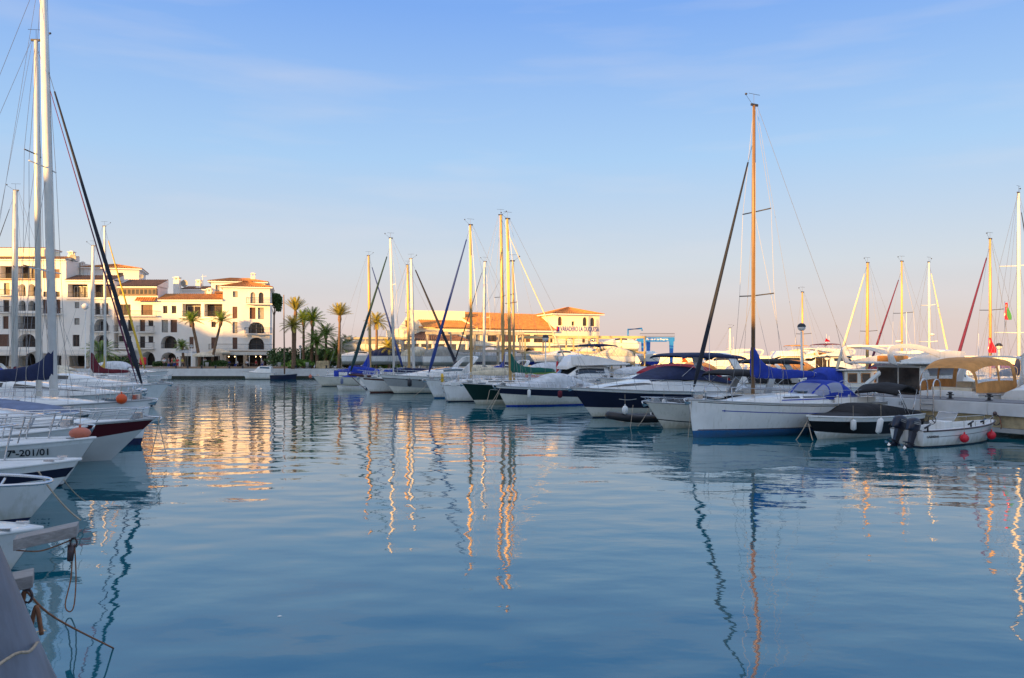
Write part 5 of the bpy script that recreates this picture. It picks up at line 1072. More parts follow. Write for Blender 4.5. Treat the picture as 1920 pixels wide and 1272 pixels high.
# ---------------------------------------------------------------- flybridge yachts and cruisers beyond the pier
def flyyacht(label, px, Y, rz, L=11.5, lx=0.0, B=3.8, fb=1.7, fs=1.15, bimc=None, enclosed=None, group=None, detail=True, hull='gelcoat', hoop=True):
    h = Hull(L, B, fb, fs, rake=1.6, trake=.1, sw=.92, p=2.4, vee=.9)
    t = thing('flybridge_yacht', label, 'motor yacht', at(lx, px, Y, rz), rz, group)
    h.build([(Z_(.08) and (lambda q: .08), 'darkboot'), (lambda q: h.zs(q)-.45, hull), (lambda q: h.zs(q)-.37, 'navy'), (None, hull)], t); h.deck(t)
    zd = h.zs(.2)
    sal = Shell([(.24*L,.80*B/2,zd-.04,zd+1.78),(.34*L,.84*B/2,zd-.04,zd+1.8),(.55*L,.80*B/2,zd-.02,zd+1.78),(.66*L,.7*B/2,zd,zd+1.2),(.78*L,.5*B/2,h.zs(.78)-.03,h.zs(.78)+.45),(.9*L,.25*B/2,h.zs(.9)-.03,h.zs(.9)+.04)], p=.36, k=4, nv=24, tumble=.08)
    sal.build('saloon', 'gelcoat', t); sal.patch('window', 'glass', t, .30*L, .60*L, .10, .235); sal.patch('windscreen', 'glass', t, .575*L, .68*L, .30, .70, mirror=False)
    x_ = .24*L-.012; w_ = .74*B/2
    fr = MB(); fr.box(x_-.03,x_,-w_,w_,zd+1.62,zd+1.7); fr.box(x_-.03,x_,-w_,-w_+.07,zd,zd+1.62); fr.box(x_-.03,x_,w_-.07,w_,zd,zd+1.62); fr.box(x_-.032,x_-.002,-.03,.03,zd,zd+1.62); fo = fr.build('patio_door', 'whiteframe', t)
    MB().poly([(x_-.012,-w_+.07,zd+.05),(x_-.012,w_-.07,zd+.05),(x_-.012,w_-.07,zd+1.62),(x_-.012,-w_+.07,zd+1.62)]).build('pane', 'glassroom', fo)
    MB().grid([[ (xx, ww*k, zz-.02*abs(k)) for k in (-1,-.9,-.5,0,.5,.9,1)] for xx, ww, zz in ((.02*L,.80*B/2,zd+1.86),(.1*L,.88*B/2,zd+1.84),(.3*L,.9*B/2,zd+1.83),(.58*L,.86*B/2,zd+1.8))], 0).build('flybridge_deck', 'gelcoat', t).modifiers.new('s','SOLIDIFY').thickness = .12
    # flybridge coaming: sweeps up from a low aft end
    for sg in (1,-1):
        rows = []
        for k in range(13):
            a = k/12; xx = L*(.06+.56*a); hh_ = .18+.55*min(1, a*1.6)-.12*max(0,a-.75)*2; ww = B/2*(.86-.06*a) if a < .9 else B/2*(.8-.35*(a-.9)*10*.6)
            rows.append([(xx,sg*ww,zd+1.84),(xx+.08,sg*(ww-.02),zd+1.84+hh_),(xx+.08,sg*(ww-.12),zd+1.84+hh_),(xx,sg*(ww-.14),zd+1.84)])
        MB().grid(rows, 0, sm=False).build('coaming', 'gelcoat', t)
    c = Shell([(.46*L,.74*B/2,zd+1.84,zd+2.62),(.56*L,.66*B/2,zd+1.82,zd+2.6),(.66*L,.42*B/2,zd+1.5,zd+1.75)], p=.45); c.build('helm_console', 'gelcoat', t)
    if detail:
        # swept hoop arch with a large opening
        for sg in ((1,-1) if hoop else ()):
            pts = [(.03*L,.80*B/2,1.86),(.005*L,.84*B/2,2.25),(-.005*L,.84*B/2,2.62),(.03*L,.84*B/2,2.84),(.14*L,.84*B/2,2.90),(.25*L,.84*B/2,2.76),(.36*L,.84*B/2,2.50)]
            rows = []
            PP = cr_interp(pts, 4)
            for qi, p_ in enumerate(PP):
                dd_ = .12+.30*max(0, qi/(len(PP)-1)-.35); ba_ = .30*(1-min(1, qi/(len(PP)-1)*2))
                rows.append([(p_[0]-ba_,sg*p_[1],zd+p_[2]+.04),(p_[0]+ba_+.04,sg*p_[1],zd+p_[2]-dd_),(p_[0]+ba_+.04,sg*(p_[1]-.12),zd+p_[2]-dd_),(p_[0]-ba_,sg*(p_[1]-.12),zd+p_[2]+.04)])
            MB().grid(rows, 0, closed=True, sm=False, caps=True).build('arch_side', 'gelcoat', t)
        if hoop: MB().box(.02*L, .13*L, -.82*B/2, .82*B/2, zd+2.78, zd+2.88).build('arch_top', 'gelcoat', t, bevel=.03)
        MB().tube([(.3*L,0,zd+2.5),(.3*L,0,zd+4.8)], .012, 4).build('antenna', 'fender', t)
        MB().box(.12*L, .26*L, -.5, .4, zd+1.86, zd+2.3).build('seat', 'cvtan', t, bevel=.08)
        h.rail(t, .55, .97, .6, 6, r=.014, close=True, name='bow_rail', lean=.2)
        mb = MB(); mb.tube(cr_interp([(.1,-.9*B/2,fs),(.1,-.9*B/2,fs+.7),(.1,0,fs+.72),(.1,.9*B/2,fs+.7),(.1,.9*B/2,fs)], 3), .016, 5); mb.build('stern_rail', 'steel', t)
    if bimc: bimini(t, .14*L, .42*L, .75*B/2, zd+3.3, zd+3.35, bimc, base=zd+2.3, camber=.14)
    if enclosed: Shell([(.10*L,.7*B/2,zd+1.86,zd+2.9),(.2*L,.74*B/2,zd+1.86,zd+3.4),(.42*L,.72*B/2,zd+1.86,zd+3.35),(.54*L,.6*B/2,zd+2.3,zd+2.6)], p=.45).build('canvas_cover', enclosed, t)
    return t, h
flyyacht('white flybridge yacht with swept hoop arch and dark patio doors stern-to on the pier', 1624, 44.5, HP, L=11.2)
t, h = cruiser('white cruiser with golden tan canopy and clear side panels behind the boarding ladder', 1775, 38.6, HP, lx=0, L=10.8, B=3.5, fb=1.9, fs=1.62, rake=1.6, sup=[(.0,.86,.16),(.28,.88,.3),(.38,.84,.62),(.60,.7,.5),(.78,.45,.28),(.9,.2,.05)],
    windows=[(.38,.66,.06,.24,'glassblue')], screen=(.40,.6,.30,.70,'glassblue'), arch_=(.29,.93,.1,1.72,'gelcoat',.8,.45), bands=[(Z_(.08),'darkboot'),(D_(.5),'gelcoat'),(D_(.47),'gelgrey'),(None,'gelcoat')])
zc = h.zs(.1)
c = Shell([(.0*10.8,.84*1.75,zc+.12,zc+1.25),(.06*10.8,.90*1.75,zc+.1,zc+1.66),(.18*10.8,.92*1.75,zc+.1,zc+1.78),(.28*10.8,.90*1.75,zc+.1,zc+1.68)], p=.40, k=5, nv=24, tumble=.08)
c.patch('canopy', 'cvtan', t, .0, 3.02, .17, .83, off=.0, nu=30, nv=16, mirror=False)
for v0_, v1_ in ((0,.022),(.978,1.0)): c.patch('curtain', 'cvtan', t, .0, 3.02, v0_, v1_, off=.0, nu=24, nv=4, mirror=False)
for xa_, xb_ in ((.0,.14),(1.5,1.66),(2.7,3.02)): c.patch('curtain', 'cvtan', t, xa_, xb_, .02, .175, off=.002, nu=3, nv=8)
c.patch('window', 'plastic', t, .14, 1.5, .022, .17, off=-.004); c.patch('window', 'plastic', t, 1.66, 2.7, .022, .17, off=-.004)
side_text('lettering', 'Paloma', .2, h, t, .45, 1.22)
cruiser('white cruiser with large tinted side window at the right edge of the picture', 1945, 35.6, HP, lx=0, L=11, B=3.6, fb=2.0, fs=1.6, rake=1.6, sup=[(.0,.86,.3),(.2,.88,.9),(.42,.84,1.1),(.60,.7,.7),(.78,.45,.3),(.9,.2,.05)], windows=[(.08,.5,.05,.21,'glassblue')], arch_=(.2,.93,.5,2.0,'gelcoat',-.6,.5))
# cabin trawler
t, h = cruiser('cream trawler style boat with three curtained cabin windows and blue canvas', 1548, 58, R(20), lx=.5, L=8.5, B=3.0, fb=1.5, fs=1.15, rake=.8, rails=(.6,.97), seats=False)
MB().box(1.2, 5.2, -1.15, 1.15, 1.1, 2.35).build('cabin', 'gelcream', t, bevel=.06); MB().box(.6, 5.5, -1.3, 1.3, 2.36, 2.44).build('cabin_roof', 'gelgrey', t, bevel=.03)
for k in range(3):
    fo = MB().box(1.45+k*1.2, 2.3+k*1.2, -1.19, -1.152, 1.5, 2.2).build('window', 'orangeframe', t, bevel=.02); MB().box(1.53+k*1.2, 2.22+k*1.2, -1.2, -1.191, 1.57, 2.13).build('pane', 'glassroom', fo)
Shell([(-.3,1.1,1.0,2.2),(.4,1.15,1.1,2.6),(1.1,1.1,1.2,2.5)], p=.5).build('canvas_cover', 'cvblue', t)
# flybridge cruiser in the middle and the maroon covered boat
flyyacht('white flybridge cruiser with small navy sunshade between the striped boat and the navy cruiser', 992, 62, HR, lx=8.6, L=8.6, fb=1.45, fs=.85, bimc='cvnavy', hoop=False)
cruiser('white cruiser wholly under a large maroon canvas hood', 1122, 58.5, HR, L=10.5, lx=10.5, B=3.4, fb=1.8, fs=1.4, sup=[(.0,.8,.4),(.3,.86,.9),(.5,.76,.75),(.66,.6,.42),(.82,.3,.08)], cover=[('cvred',[(.62,.5,.5,.7),(.5,.8,.4,1.2),(.3,.86,.3,1.4),(.1,.86,.2,1.2),(.0,.8,.2,.8)])])
cruiser('motor cruiser with black soft top and pale grey arch behind the tall yacht', 1262, 50.5, HR, L=10, lx=10, B=3.3, fb=1.55, fs=1.25, sup=[(.0,.8,.4),(.3,.86,.8),(.5,.76,.6),(.66,.6,.32),(.82,.3,.08)], cover=[('cvblack',[(.58,.5,.4,.55),(.48,.84,.4,.8),(.2,.86,.3,.8),(.0,.8,.3,.6)])], bim=(.0,.4,.9,1.6,1.65,'cvblack',.7,.3), arch_=(.1,.92,.4,1.9,'gelgrey',.9,.5))
# varied boats in the further rows
rows_ = [ # px of stern, Y, heading, L, cover colour, label, kind
 (1322,86,205,10,None,'white sport cruiser with bluish windscreen under the far yachts','c'),
 (1395,84,207,10.5,None,'white cruiser with tall curved window frames behind the blue sail cover','c'),
 (1452,88,200,9.5,'cvtan','white cruiser with tan canvas hood in the far row','c'),
 (1585,82,25,9.5,'cvblack','white cruiser under dark hood left of the flybridge yacht','c'),
 (1640,90,200,10,'cvnavy','white far cruiser with navy hood behind the flybridge yacht','c'),
 (1345,125,195,14,None,'large gleaming white motor yacht on the horizon left of the tall mast','f'),
 (1466,122,188,11,'cvtan','white flybridge yacht with tan hood beyond the blue sail cover','f'),
 (1532,118,200,11,None,'white flybridge yacht beneath the white tower of the far quay','f'),
 (1572,108,20,10,'cvmaroon','white flybridge yacht with maroon hood near the leaning cream jib','f'),
 (1810,88,205,11,'cvcream','white cruiser with cream hood far behind the tan canopy','c'),
 (1885,84,200,11,'cvnavy','white cruiser with navy hood near the right edge in the far row','c'),
 (1000,92,205,9.5,'cvgrey','grey hooded cruiser behind the green sail cover','c'),
 (925,98,205,9,None,'small white cruiser behind the twin golden masts','c'),
 (870,95,207,9,'cvcream','white boat with cream cover behind the raked arch','c'),
 (1065,84,25,9.5,'cvwhite','white boat with pale cover behind the red life ring case','c'),
 (1228,98,20,10,'cvwhite','white cruiser with pale hood below the travel lift','c'),
 (1282,112,200,9,'cvtan','small tan hooded boat left of the gleaming white yacht','c'),
 (20,47,8,10,'cvblue','white boat with blue canvas at the far left edge','c'),
 (135,92,3,10,'cvcream','far white boat with cream cover close to the promenade','c'),
 (245,98,3,9,'cvwhite','far white boat lying near the quay at the end of the left row','c'),
 (60,100,3,10,None,'far white cruiser close to the quay behind the tall masts','c')]
for i, (px, Y_, hd, L_b, cv, lb, kd) in enumerate(rows_):
    rz = R(hd); lx_ = L_b/2
    if kd == 'f': flyyacht(lb, px, Y_, rz, L=L_b, lx=lx_, enclosed=cv if i % 2 else None, bimc=cv if (cv and not i % 2) else None, fb=2.0+.05*(L_b-10), fs=1.5)
    else:
        k = 1+.08*((i*37) % 5-2)
        cruiser(lb, px, Y_, rz, L=L_b, lx=lx_, B=3.2, fb=1.4*k, fs=1.1*k, sup=[(.0,.8,.3),(.15,.86,.55*k),(.34,.86,.85*k),(.5,.76,.7*k),(.66,.6,.38*k),(.82,.3,.08)], windows=[(.25,.52,.11,.27,'glassblue' if i % 3 else 'glass')], screen=(.46,.6,.3,.7,'glass'),
            cover=[(cv,[(.5,.7,.5,.8),(.38,.84,.4,1.35*k),(.15,.86,.3,1.35*k),(.0,.8,.2,.8)])] if cv else None, arch_=None if cv else (.12,.9,.4,1.5,'gelcoat',.8 if i % 2 else -.8,.45), railh=.55, anch=False)

# ---------------------------------------------------------------- pier furniture
def lamp_post(label, px, Y, pyt, r=.3, top='fblack', m='mastwhite', zb=1.5, z0=None):
    zt = Z(pyt, Y); t = thing('street_lamp', label, 'lamp', (X(px,Y),Y,zb)); zt -= zb
    MB().tube([(0,0,0),(0,0,.4),(0,0,.42),(0,0,zt-.02)], [.11,.1,.075,.06], 10).build('pole', m, t)
    mb = MB(); rows = []
    for k in range(7): a = -math.pi/2+math.pi/2*k/6; rows.append([(r*math.cos(a)*math.cos(b), r*math.cos(a)*math.sin(b), zt+r+r*math.sin(a)) for b in [2*math.pi*j/16 for j in range(16)]])
    mb.grid(rows, 0, closed=True); mb.build('globe', 'fender', t)
    mb = MB(); rows = []
    for k in range(7): a = math.pi/2*k/6; rows.append([(r*1.05*math.cos(a)*math.cos(b), r*1.05*math.cos(a)*math.sin(b), zt+r+r*1.0*math.sin(a)) for b in [2*math.pi*j/16 for j in range(16)]])
    mb.grid(rows, 0, closed=True); mb.build('cap', top, t)
lamp_post('white lamp post with dark domed globe right of the tall golden mast', 1503, 52, 621, .26)
lamp_post('white lamp post with dark domed top in front of the boatyard hall', 1023, 82, 640, .34)
lamp_post('small far lamp post with dark domed top near the leaning cream jib', 1551, 95, 676, .3)
lamp_post('lamp post with dark domed top beside the red pennant near the right edge', 1873, 62, 656, .26)
lamp_post('grey lamp post among the left moored boats by the promenade', 160, 112, 581, .45, top='fender')
lamp_post('grey lamp post on the promenade before the middle house', 359, 122, 652, .25, top='cvgrey')
lamp_post('lamp post by the hedge on the promenade', 563, 122, 653, .22, top='cvgrey')
t = thing('life_ring_case', 'tall red life ring case on a post at the pier', 'life ring case', (X(1049,66),66,1.5)); MB().box(-.27,.27,-.1,.1,.35,1.5).build('case', 'red', t, bevel=.07); MB().tube([(.14*math.cos(a),-.11,.95+.22*math.sin(a)) for a in [2*math.pi*k/16 for k in range(17)]], .03, 6).build('ring', 'maroon', t); MB().tube([(0,0,0),(0,0,.4)], .05, 6).build('post', 'steel', t)
t = thing('life_ring_case', 'red life ring case on the promenade behind the black furled jib', 'life ring case', (X(268,116.5),116.6,0), 0); t.location.y = 119.6; t.location.x = X(268,119.6); MB().box(-.5,.5,-.15,.15,QZ+.6,QZ+1.7).build('case', 'red', t, bevel=.15); MB().tube([(0,0,QZ),(0,0,QZ+.7)], .06, 6).build('post', 'steel', t)
t = thing('scaffold_beam', 'green and orange striped timber beam lying on the pier behind the pale cover', 'beam', (X(1030,72),72,0), R(10)); MB().box(-2.2,2.2,-.15,.15,1.78,2.0).build('board', 'leaflight', t); MB().box(-2.2,2.2,-.15,.15,1.5,1.77).build('board', 'orange', t)
# flags
def flag(label, px, Y, py0, py1, m, wd=.5, m2=None):
    t = thing('flag', label, 'flag', (X(px,Y),Y,0)); z0, z1 = Z(py1,Y), Z(py0,Y)
    rows = [[(-.02+wd*a*(.35+.65*b)+.05*math.sin(6*b+3*a), .08*math.sin(9*a+4*b), z1-(z1-z0)*b) for a in (0,.25,.5,.75,1)] for b in [k/8 for k in range(9)]]
    mb = MB(); mb.grid([r_[:3] for r_ in rows], 0); mb.grid([r_[2:] for r_ in rows], 1 if m2 else 0); mb.build('cloth', [m] + ([m2] if m2 else []), t); MB().tube([(-.03,0,z0-.6),(-.03,0,z1+.1)], .015, 5).build('staff', 'steel', t)
flag('red and green flag hanging below the spreaders at the right edge', 1885, 55.5, 568, 600, 'red', .45, 'clgreen')
flag('red pennant low beside the plum furled jib', 1854, 61, 634, 662, 'red', .6)
flag('small red and yellow flag at the stern of the black topped cruiser', 1365, 48, 709, 722, 'red', .35, 'yellow')
flag('small orange flag far out beside the travel lift', 1279, 118, 668, 680, 'orange', .9)
flag('tiny dark pennant on a thin staff right of the lamp globe', 1548, 70, 635, 641, 'red', .4)

# ---------------------------------------------------------------- boatyard racks, travel lift, stored boats
def rack(label, P, ang, L, levels, D=5, n=6, m='beam', bw=.16):
    t = thing('boat_rack', label, 'rack', P, ang)
    for lv in levels:
        for y in (0, D): MB().box(-.2, L+.2, y-bw/2, y+bw/2, lv-bw, lv+bw).build('beam', m, t)
        mb = MB()
        for k in range(n+1): mb.box(L*k/n-.06, L*k/n+.06, bw/2+.002, D-bw/2-.002, lv-.1, lv+.1)
        mb.build('cross_beam', m, t)
    for k in range(n+1):
        for y in (0, D): MB().box(L*k/n-bw*.6, L*k/n+bw*.6, y+bw/2+.003, y+bw*1.5, 0, levels[-1]-bw-.003).build('post', m, t)
    return t
rack('tall golden steel boat rack frame in front of the office tower', (X(985,112),112,QZ), R(8), 17.3, [2.95-.55, 5.15-.55], 5, 5)
rack('dull steel boat rack frame across the boatyard hall front', (X(800,108),108,QZ), R(4), 13, [2.6,5.0], 4, 4, 'beamdull')
rack('steel boat rack by the palms carrying a big white hull', (X(640,122),122,QZ), R(0), 11, [2.3,4.6], 5, 3, 'beamdull')
t = thing('travel_lift', 'blue gantry travel lift for boats with white lettering', 'boat lift', (X(1172,125),125,QZ), R(4))
hz = Z(636,125)-QZ; W_ = X(1266,125)-X(1172,125)
MB().box(0, W_, -.15, .25, hz-.35, hz+.28).build('beam', 'craneblue', t); MB().box(W_*.32, W_, 4.6, 5, hz-.35, hz+.2).build('beam', 'craneblue', t)
for x_, y_ in ((W_*.37,-.05),(W_*.94,-.05),(W_*.62,4.8),(W_*.08,-.05)):
    wd = .32 if x_ > W_*.3 else .18
    MB().add([(x_-wd,y_-.1,hz-.351),(x_+wd,y_-.1,hz-.351),(x_+wd,y_+.3,hz-.351),(x_-wd,y_+.3,hz-.351),(x_-wd*.55,y_-.1,.5),(x_+wd*.55,y_-.1,.5),(x_+wd*.55,y_+.3,.5),(x_-wd*.55,y_+.3,.5)], [(0,1,2,3),(7,6,5,4),(0,4,5,1),(1,5,6,2),(2,6,7,3),(3,7,4,0)]).build('leg', 'craneblue', t)
    MB().tube([(x_,y_-.15,.45),(x_,y_+.4,.45)], .45, 14).build('wheel', 'rubber', t)
rail(t, W_*.3, W_, -.1, hz+.28, .6)
MB().tube([(W_*.06,0,hz),(W_*.06,0,hz+1.5),(W_*.34,0,hz+1.65),(W_*.34,0,hz+1.3)], .16, 6).build('jib_crane', 'craneblue', t)
text_mesh('lettering', 'Puerto de La Duquesa', .38, 'signwhite', t, (W_*.43, -.16, hz-.15), (R(90),0,0), bold=.01)
text_mesh('lettering', 'Marina', .38, 'signwhite', t, (W_*.1, -.16, hz-.15), (R(90),0,0))
# prototypes of stored boats, copied around the yard
def yard_boat(label, px, Y, rz, m, L=7.5, cv=None, z=QZ+.9):
    t, h = cruiser(label, px, Y, rz, L=L, B=2.6, fb=1.2, fs=1.0, lx=L/2, rake=1.2, bands=[(Z_(.2),m),(None,'gelcoat')], sup=None if cv else [(.0,.8,.3),(.3,.86,.75),(.5,.76,.6),(.7,.5,.2),(.85,.2,.05)], cover=[(cv,[(.9,.3,0,.1),(.6,.8,0,.6),(.35,.9,0,1.3),(.05,.9,0,.7)])] if cv else None, rails=(.5,.95), railh=.35, anch=False, seats=False, platform=False, group='boats stored in the boatyard', windows=() if cv else [(.25,.5,.1,.28,'glass')])
    t.location.z = z
    mb = MB()
    for xx in (1.2, L*.62):
        for sg in (1,-1): mb.tube([(xx,sg*1.1,-z+QZ),(xx,sg*.7,.25)], .06, 5)
    mb.build('cradle', 'iron', t); return t
yb = [('stored white boat under beige cover at the hall arches',792,112,60,'cvgrey','cvcream'),('stored cruiser with navy bottom left of the rack',873,110,40,'cvnavy',None),('stored white boat with open cockpit beneath the golden rack',1010,116,-50,'cvblue',None),
      ('stored boat with white shrink cover right of the hall',905,118,200,'gelgrey','cvwhite'),('stored cruiser behind the lamp post in the yard',965,112,70,'cvnavy',None),('stored boat with pale cover under the tower',1085,118,190,'gelgrey','cvwhite'),
      ('white covered boat at the tower foot beside the rack end',1140,112,200,'gelgrey','cvcream'),('stored cruiser below the blue lift',1212,122,95,'cvblue',None),('stored white speedboat between the palms and the hall',688,121,10,'gelgrey',None),('stored boat under dark cover near the left rack',738,120,15,'gelgrey','cvnavy'),
      ('stored small boat with navy bottom near the quay edge',1040,106,205,'cvnavy',None),('stored beige covered boat near the quay edge',845,106,10,'gelgrey','cvgrey')]
for lb, px, Y_, hd, m_, cv in yb: yard_boat(lb, px, Y_, R(hd), m_, cv=cv)
up = yard_boat('big white hull resting high on the left rack', 695, 124, R(185), 'gelcream', L=9.5, cv='cvgrey', z=QZ+2.7)
up2 = yard_boat('white boat on the upper level of the golden rack', 1150, 115, R(190), 'gelgrey', L=7, z=QZ+2.75)
# boats at the quay
t = thing('catamaran', 'dark blue beach catamaran with a tan mast moored at the quay', 'catamaran', at(0, 508, 115.5, R(8)), R(8))
for yy in (-.9,.9): hh = Hull(3.6,.7,.75,.6,rake=.3,sw=.6); o = hh.build([(None,'navy')], t); o.location.y = yy; o2 = hh.deck(t,'cvnavy'); o2.location.y = yy
for xx in (.8,2.4): MB().tube([(xx,-.9,.72),(xx,.9,.72)], .05, 6).build('beam', 'alu', t)
MB().tube([(1.9,0,.75),(1.8,0,Z(553,115.5))], [.11,.07], 8).build('mast', 'wood', t)
cruiser('small white cuddy boat moored at the quay left of the catamaran', 486, 116, R(184), L=4.6, lx=2.3, B=2.0, fb=1.1, fs=.9, rake=.5, sup=[(.1,.8,.9),(.3,.84,1.0),(.5,.8,.9),(.62,.7,.3),(.8,.4,.1)], windows=[(.15,.45,.12,.3,'glassblue')], rails=None, anch=False, seats=False, platform=False)
cruiser('little grey dinghy at the promenade steps', 290, 113, R(184), L=4.2, lx=2.1, B=1.7, fb=.7, fs=.6, rake=.4, rails=None, anch=False, seats=False, platform=False)
# mooring lines of middle boats
for lb, a, b in [('pale line dipping from the navy banded bow',wp(938,728,54),wp(912,770,52)),('second pale line beside the dark green hull',wp(936,735,54),wp(920,768,52)),('thin line across the dark green hull',wp(918,732,56),wp(912,757,55)),
                 ('thin line below the grey white cruiser bow',wp(800,722,68),wp(775,744,67)),('mooring line in front of the black speedboat bow',wp(1514,790,33),wp(1492,826,33)),('short mooring line under the black speedboat bow',wp(1516,795,33),wp(1524,826,32.5))]: sagrope(lb, a, b, .05, .02)
for lb, a, b in [('anchor line from the maroon bow to the water, nearest',wp(296,786,26.5),wp(312,852,26)),('anchor line crossing the other at the maroon bow',wp(300,780,26.5),wp(283,858,26)),('pale bow line running right from the far left yacht',wp(300,752,36),wp(345,752,42))]: sagrope(lb, a, b, .04, .014)

# ---------------------------------------------------------------- palms, shrubs
def frond(mb, base, az, L, up, droop, nl, m=0, ll=.5):
    """arched rachis with narrow leaflets on both sides."""
    d = Vector((math.cos(az), math.sin(az), 0)); side = Vector((-math.sin(az), math.cos(az), 0)); pts = []
    p = Vector(base); e = up; seg = L/nl
    for i in range(nl+1):
        pts.append(p.copy()); e -= droop/nl*(.4+1.2*i/nl); p = p+(d*math.cos(e)+Vector((0,0,math.sin(e))))*seg
    for i in range(nl):
        a, b = pts[i], pts[i+1]; t_ = (b-a).normalized(); nn = side.cross(t_).normalized(); w_ = ll*(math.sin(math.pi*min(1,(i+1.2)/(nl+1.0)))**.6)
        mb.add([tuple(a+side*.02),tuple(b+side*.02),tuple(b-side*.02),tuple(a-side*.02)], [(0,1,2,3)], m)
        for sg in (1,-1):
            for q in (0,.5):
                s0 = a.lerp(b, q); tip = s0+side*sg*w_*(.85+.3*random.random())+t_*w_*.75-nn*0-Vector((0,0,w_*.25*random.random()))+nn*w_*.25
                mb.add([tuple(s0),tuple(s0+t_*seg*.42),tuple(tip)], [(0,1,2)], m)
def palm(label, px, Y, pyc, r=.2, lean=0, pxc=None, nf=34, L=2.0, up=(0.2,1.4), droop=1.2, m='frond', zb=QZ, ll=.45, group=None):
    t = thing('palm_tree', label, 'palm tree', (X(px,Y),Y,zb), 0, group or 'palms along the promenade'); zc = Z(pyc,Y)-zb; dx = X(pxc if pxc else px, Y)-X(px,Y)
    pts = [(dx*q**1.3, .1*math.sin(3*q), zc*q) for q in [k/14 for k in range(15)]]; mb = MB(); mb.tube(pts, [r*(1.5 if i == 0 else 1.05-.25*i/14)*(1+.09*(i % 2)) if i < 13 else r*(1.45 if i == 13 else 1.1) for i in range(15)], 10); mb.build('trunk', 'trunk', t)
    mb = MB()
    for k in range(nf):
        a = k*2.399+random.random()*.3; f_ = k/nf; e = up[0]+(up[1]-up[0])*f_; frond(mb, (pts[-1][0], pts[-1][1], zc), a, L*(1-.15*random.random())*(1-.1*f_), e, droop*(1.1-.5*f_)*(.8+.4*random.random()), 9, 0, ll)
    mb.build('crown', m, t)
palm('tall slim palm with tight upright golden crown, leftmost of the clump',552,120,583,.19,pxc=554,L=2.6,up=(.7,1.5),droop=.35,m='frondgold',ll=.35,nf=30)
palm('shorter palm with open golden crown in front of the tall slim palm',549,118,612,.19,L=2.3,up=(-.2,1.4),droop=1.0,m='frondgold')
palm('palm with full round crown, left of the middle pair',569,124,600,.2,L=2.2,up=(.0,1.5),droop=.9)
palm('palm with wide full crown, right of the middle pair',584,123,601,.24,pxc=586,L=2.7,up=(-.1,1.5),droop=.9,nf=40)
palm('dark short palm with ragged crown behind the hedge',611,126,628,.22,L=2.6,up=(.1,1.4),droop=.9)
palm('low bushy dark palm at the end of the hedge',594,122,643,.24,L=2.9,up=(-.3,1.4),droop=1.2,nf=44)
palm('tall palm with fan shaped golden crown standing alone',635,119.9,592,.2,pxc=637,L=2.4,up=(.35,1.5),droop=.5,m='frondgold',ll=.4)
palm('broad low palm spreading over the promenade wall',634,124,660,.25,L=3.6,up=(-.1,1.4),droop=1.6,nf=44,ll=.6)
palm('palm with drooping golden crown behind the first yacht masts',706,119.8,606,.2,L=2.5,up=(-.1,1.4),droop=1.3,m='frondgold')
palm('small pale palm in front of the boatyard hall',730,119.7,655,.22,L=2.3,up=(.0,1.5),droop=1.2,m='frondgold')
palm('low dark palm right beside the hedge end',652,127,648,.22,L=2.6,up=(-.1,1.4),droop=1.2)
palm('leaning palm before the long white house, trunk bending left',375,126,602,.24,pxc=359,L=2.2,up=(.1,1.5),droop=1.0)
palm('slender palm leaning right before the corner house',396,126,602,.2,pxc=415,L=2.3,up=(.1,1.5),droop=.9,nf=26)
palm('short palm in front of the arched doorway',345,127,650,.2,pxc=341,L=1.7,up=(.0,1.5),droop=1.2,nf=24)
palm('low round palm behind the left yachts',189,122,662,.3,L=3.2,up=(-.4,1.4),droop=1.3,nf=44,ll=.55)
def shrub(label, px, Y, w_, d_, h_, m='leaf', n=1500, z0=QZ, cat='shrub', name='shrub', trunk=0, leaf=.22, seedk=1):
    t = thing(name, label, cat, (X(px,Y),Y,z0)); rnd = random.Random(int(px)*seedk); mb = MB(); zc = trunk
    lobes = [(rnd.uniform(-.5,.5)*w_, rnd.uniform(-.4,.4)*d_, zc+h_*rnd.uniform(.25,.75), rnd.uniform(.22,.42)) for _ in range(9)]
    for k in range(n):
        lx_, ly_, lz_, lr = lobes[k % 9]; a = rnd.random()*6.283; b = math.asin(rnd.uniform(-1,1)); rr = lr*(.6+.45*rnd.random()**.5)
        p_ = Vector((lx_+w_*rr*math.cos(a)*math.cos(b), ly_+d_*rr*math.sin(a)*math.cos(b), max(zc*.8, lz_+h_*rr*math.sin(b)*.9)))
        u_ = Vector((rnd.uniform(-1,1),rnd.uniform(-1,1),rnd.uniform(-1,1))).normalized()*leaf; v_ = u_.cross(Vector((rnd.uniform(-1,1),rnd.uniform(-1,1),rnd.uniform(-1,1)))).normalized()*leaf*.6
        mb.add([tuple(p_-u_),tuple(p_+v_),tuple(p_+u_),tuple(p_-v_)], [(0,1,2,3)])
    mb.build('crown' if trunk else 'foliage', m, t)
    mb = MB(); mb.tube([(0,0,0),(.1,0,max(.5,zc)),(.2,.1,max(.8,zc+h_*.4))], [.22 if trunk else .08,.15 if trunk else .06,.05], 8)
    for k in range(4): a = k*1.7; mb.tube([(.1,0,max(.4,zc*.95)),(.1+math.cos(a)*w_*.25,math.sin(a)*d_*.25,max(.7,zc+h_*.45))], [.08 if trunk else .04,.03], 6)
    mb.build('trunk', 'trunk', t); return t
shrub('bright green bush at the left end of the hedge',558,121,3.0,1.5,1.3,'leaflight',1100); shrub('dense dark hedge mass behind the promenade palms',562,129,6.5,4,3.4,'leaf',2600)
shrub('dark clump of shrubs right of the hedge',600,130,5,4,3.2,'leaf',2000); shrub('dark green bushes beside the stone block',635,128,5,3,1.8,'leaf',1200)
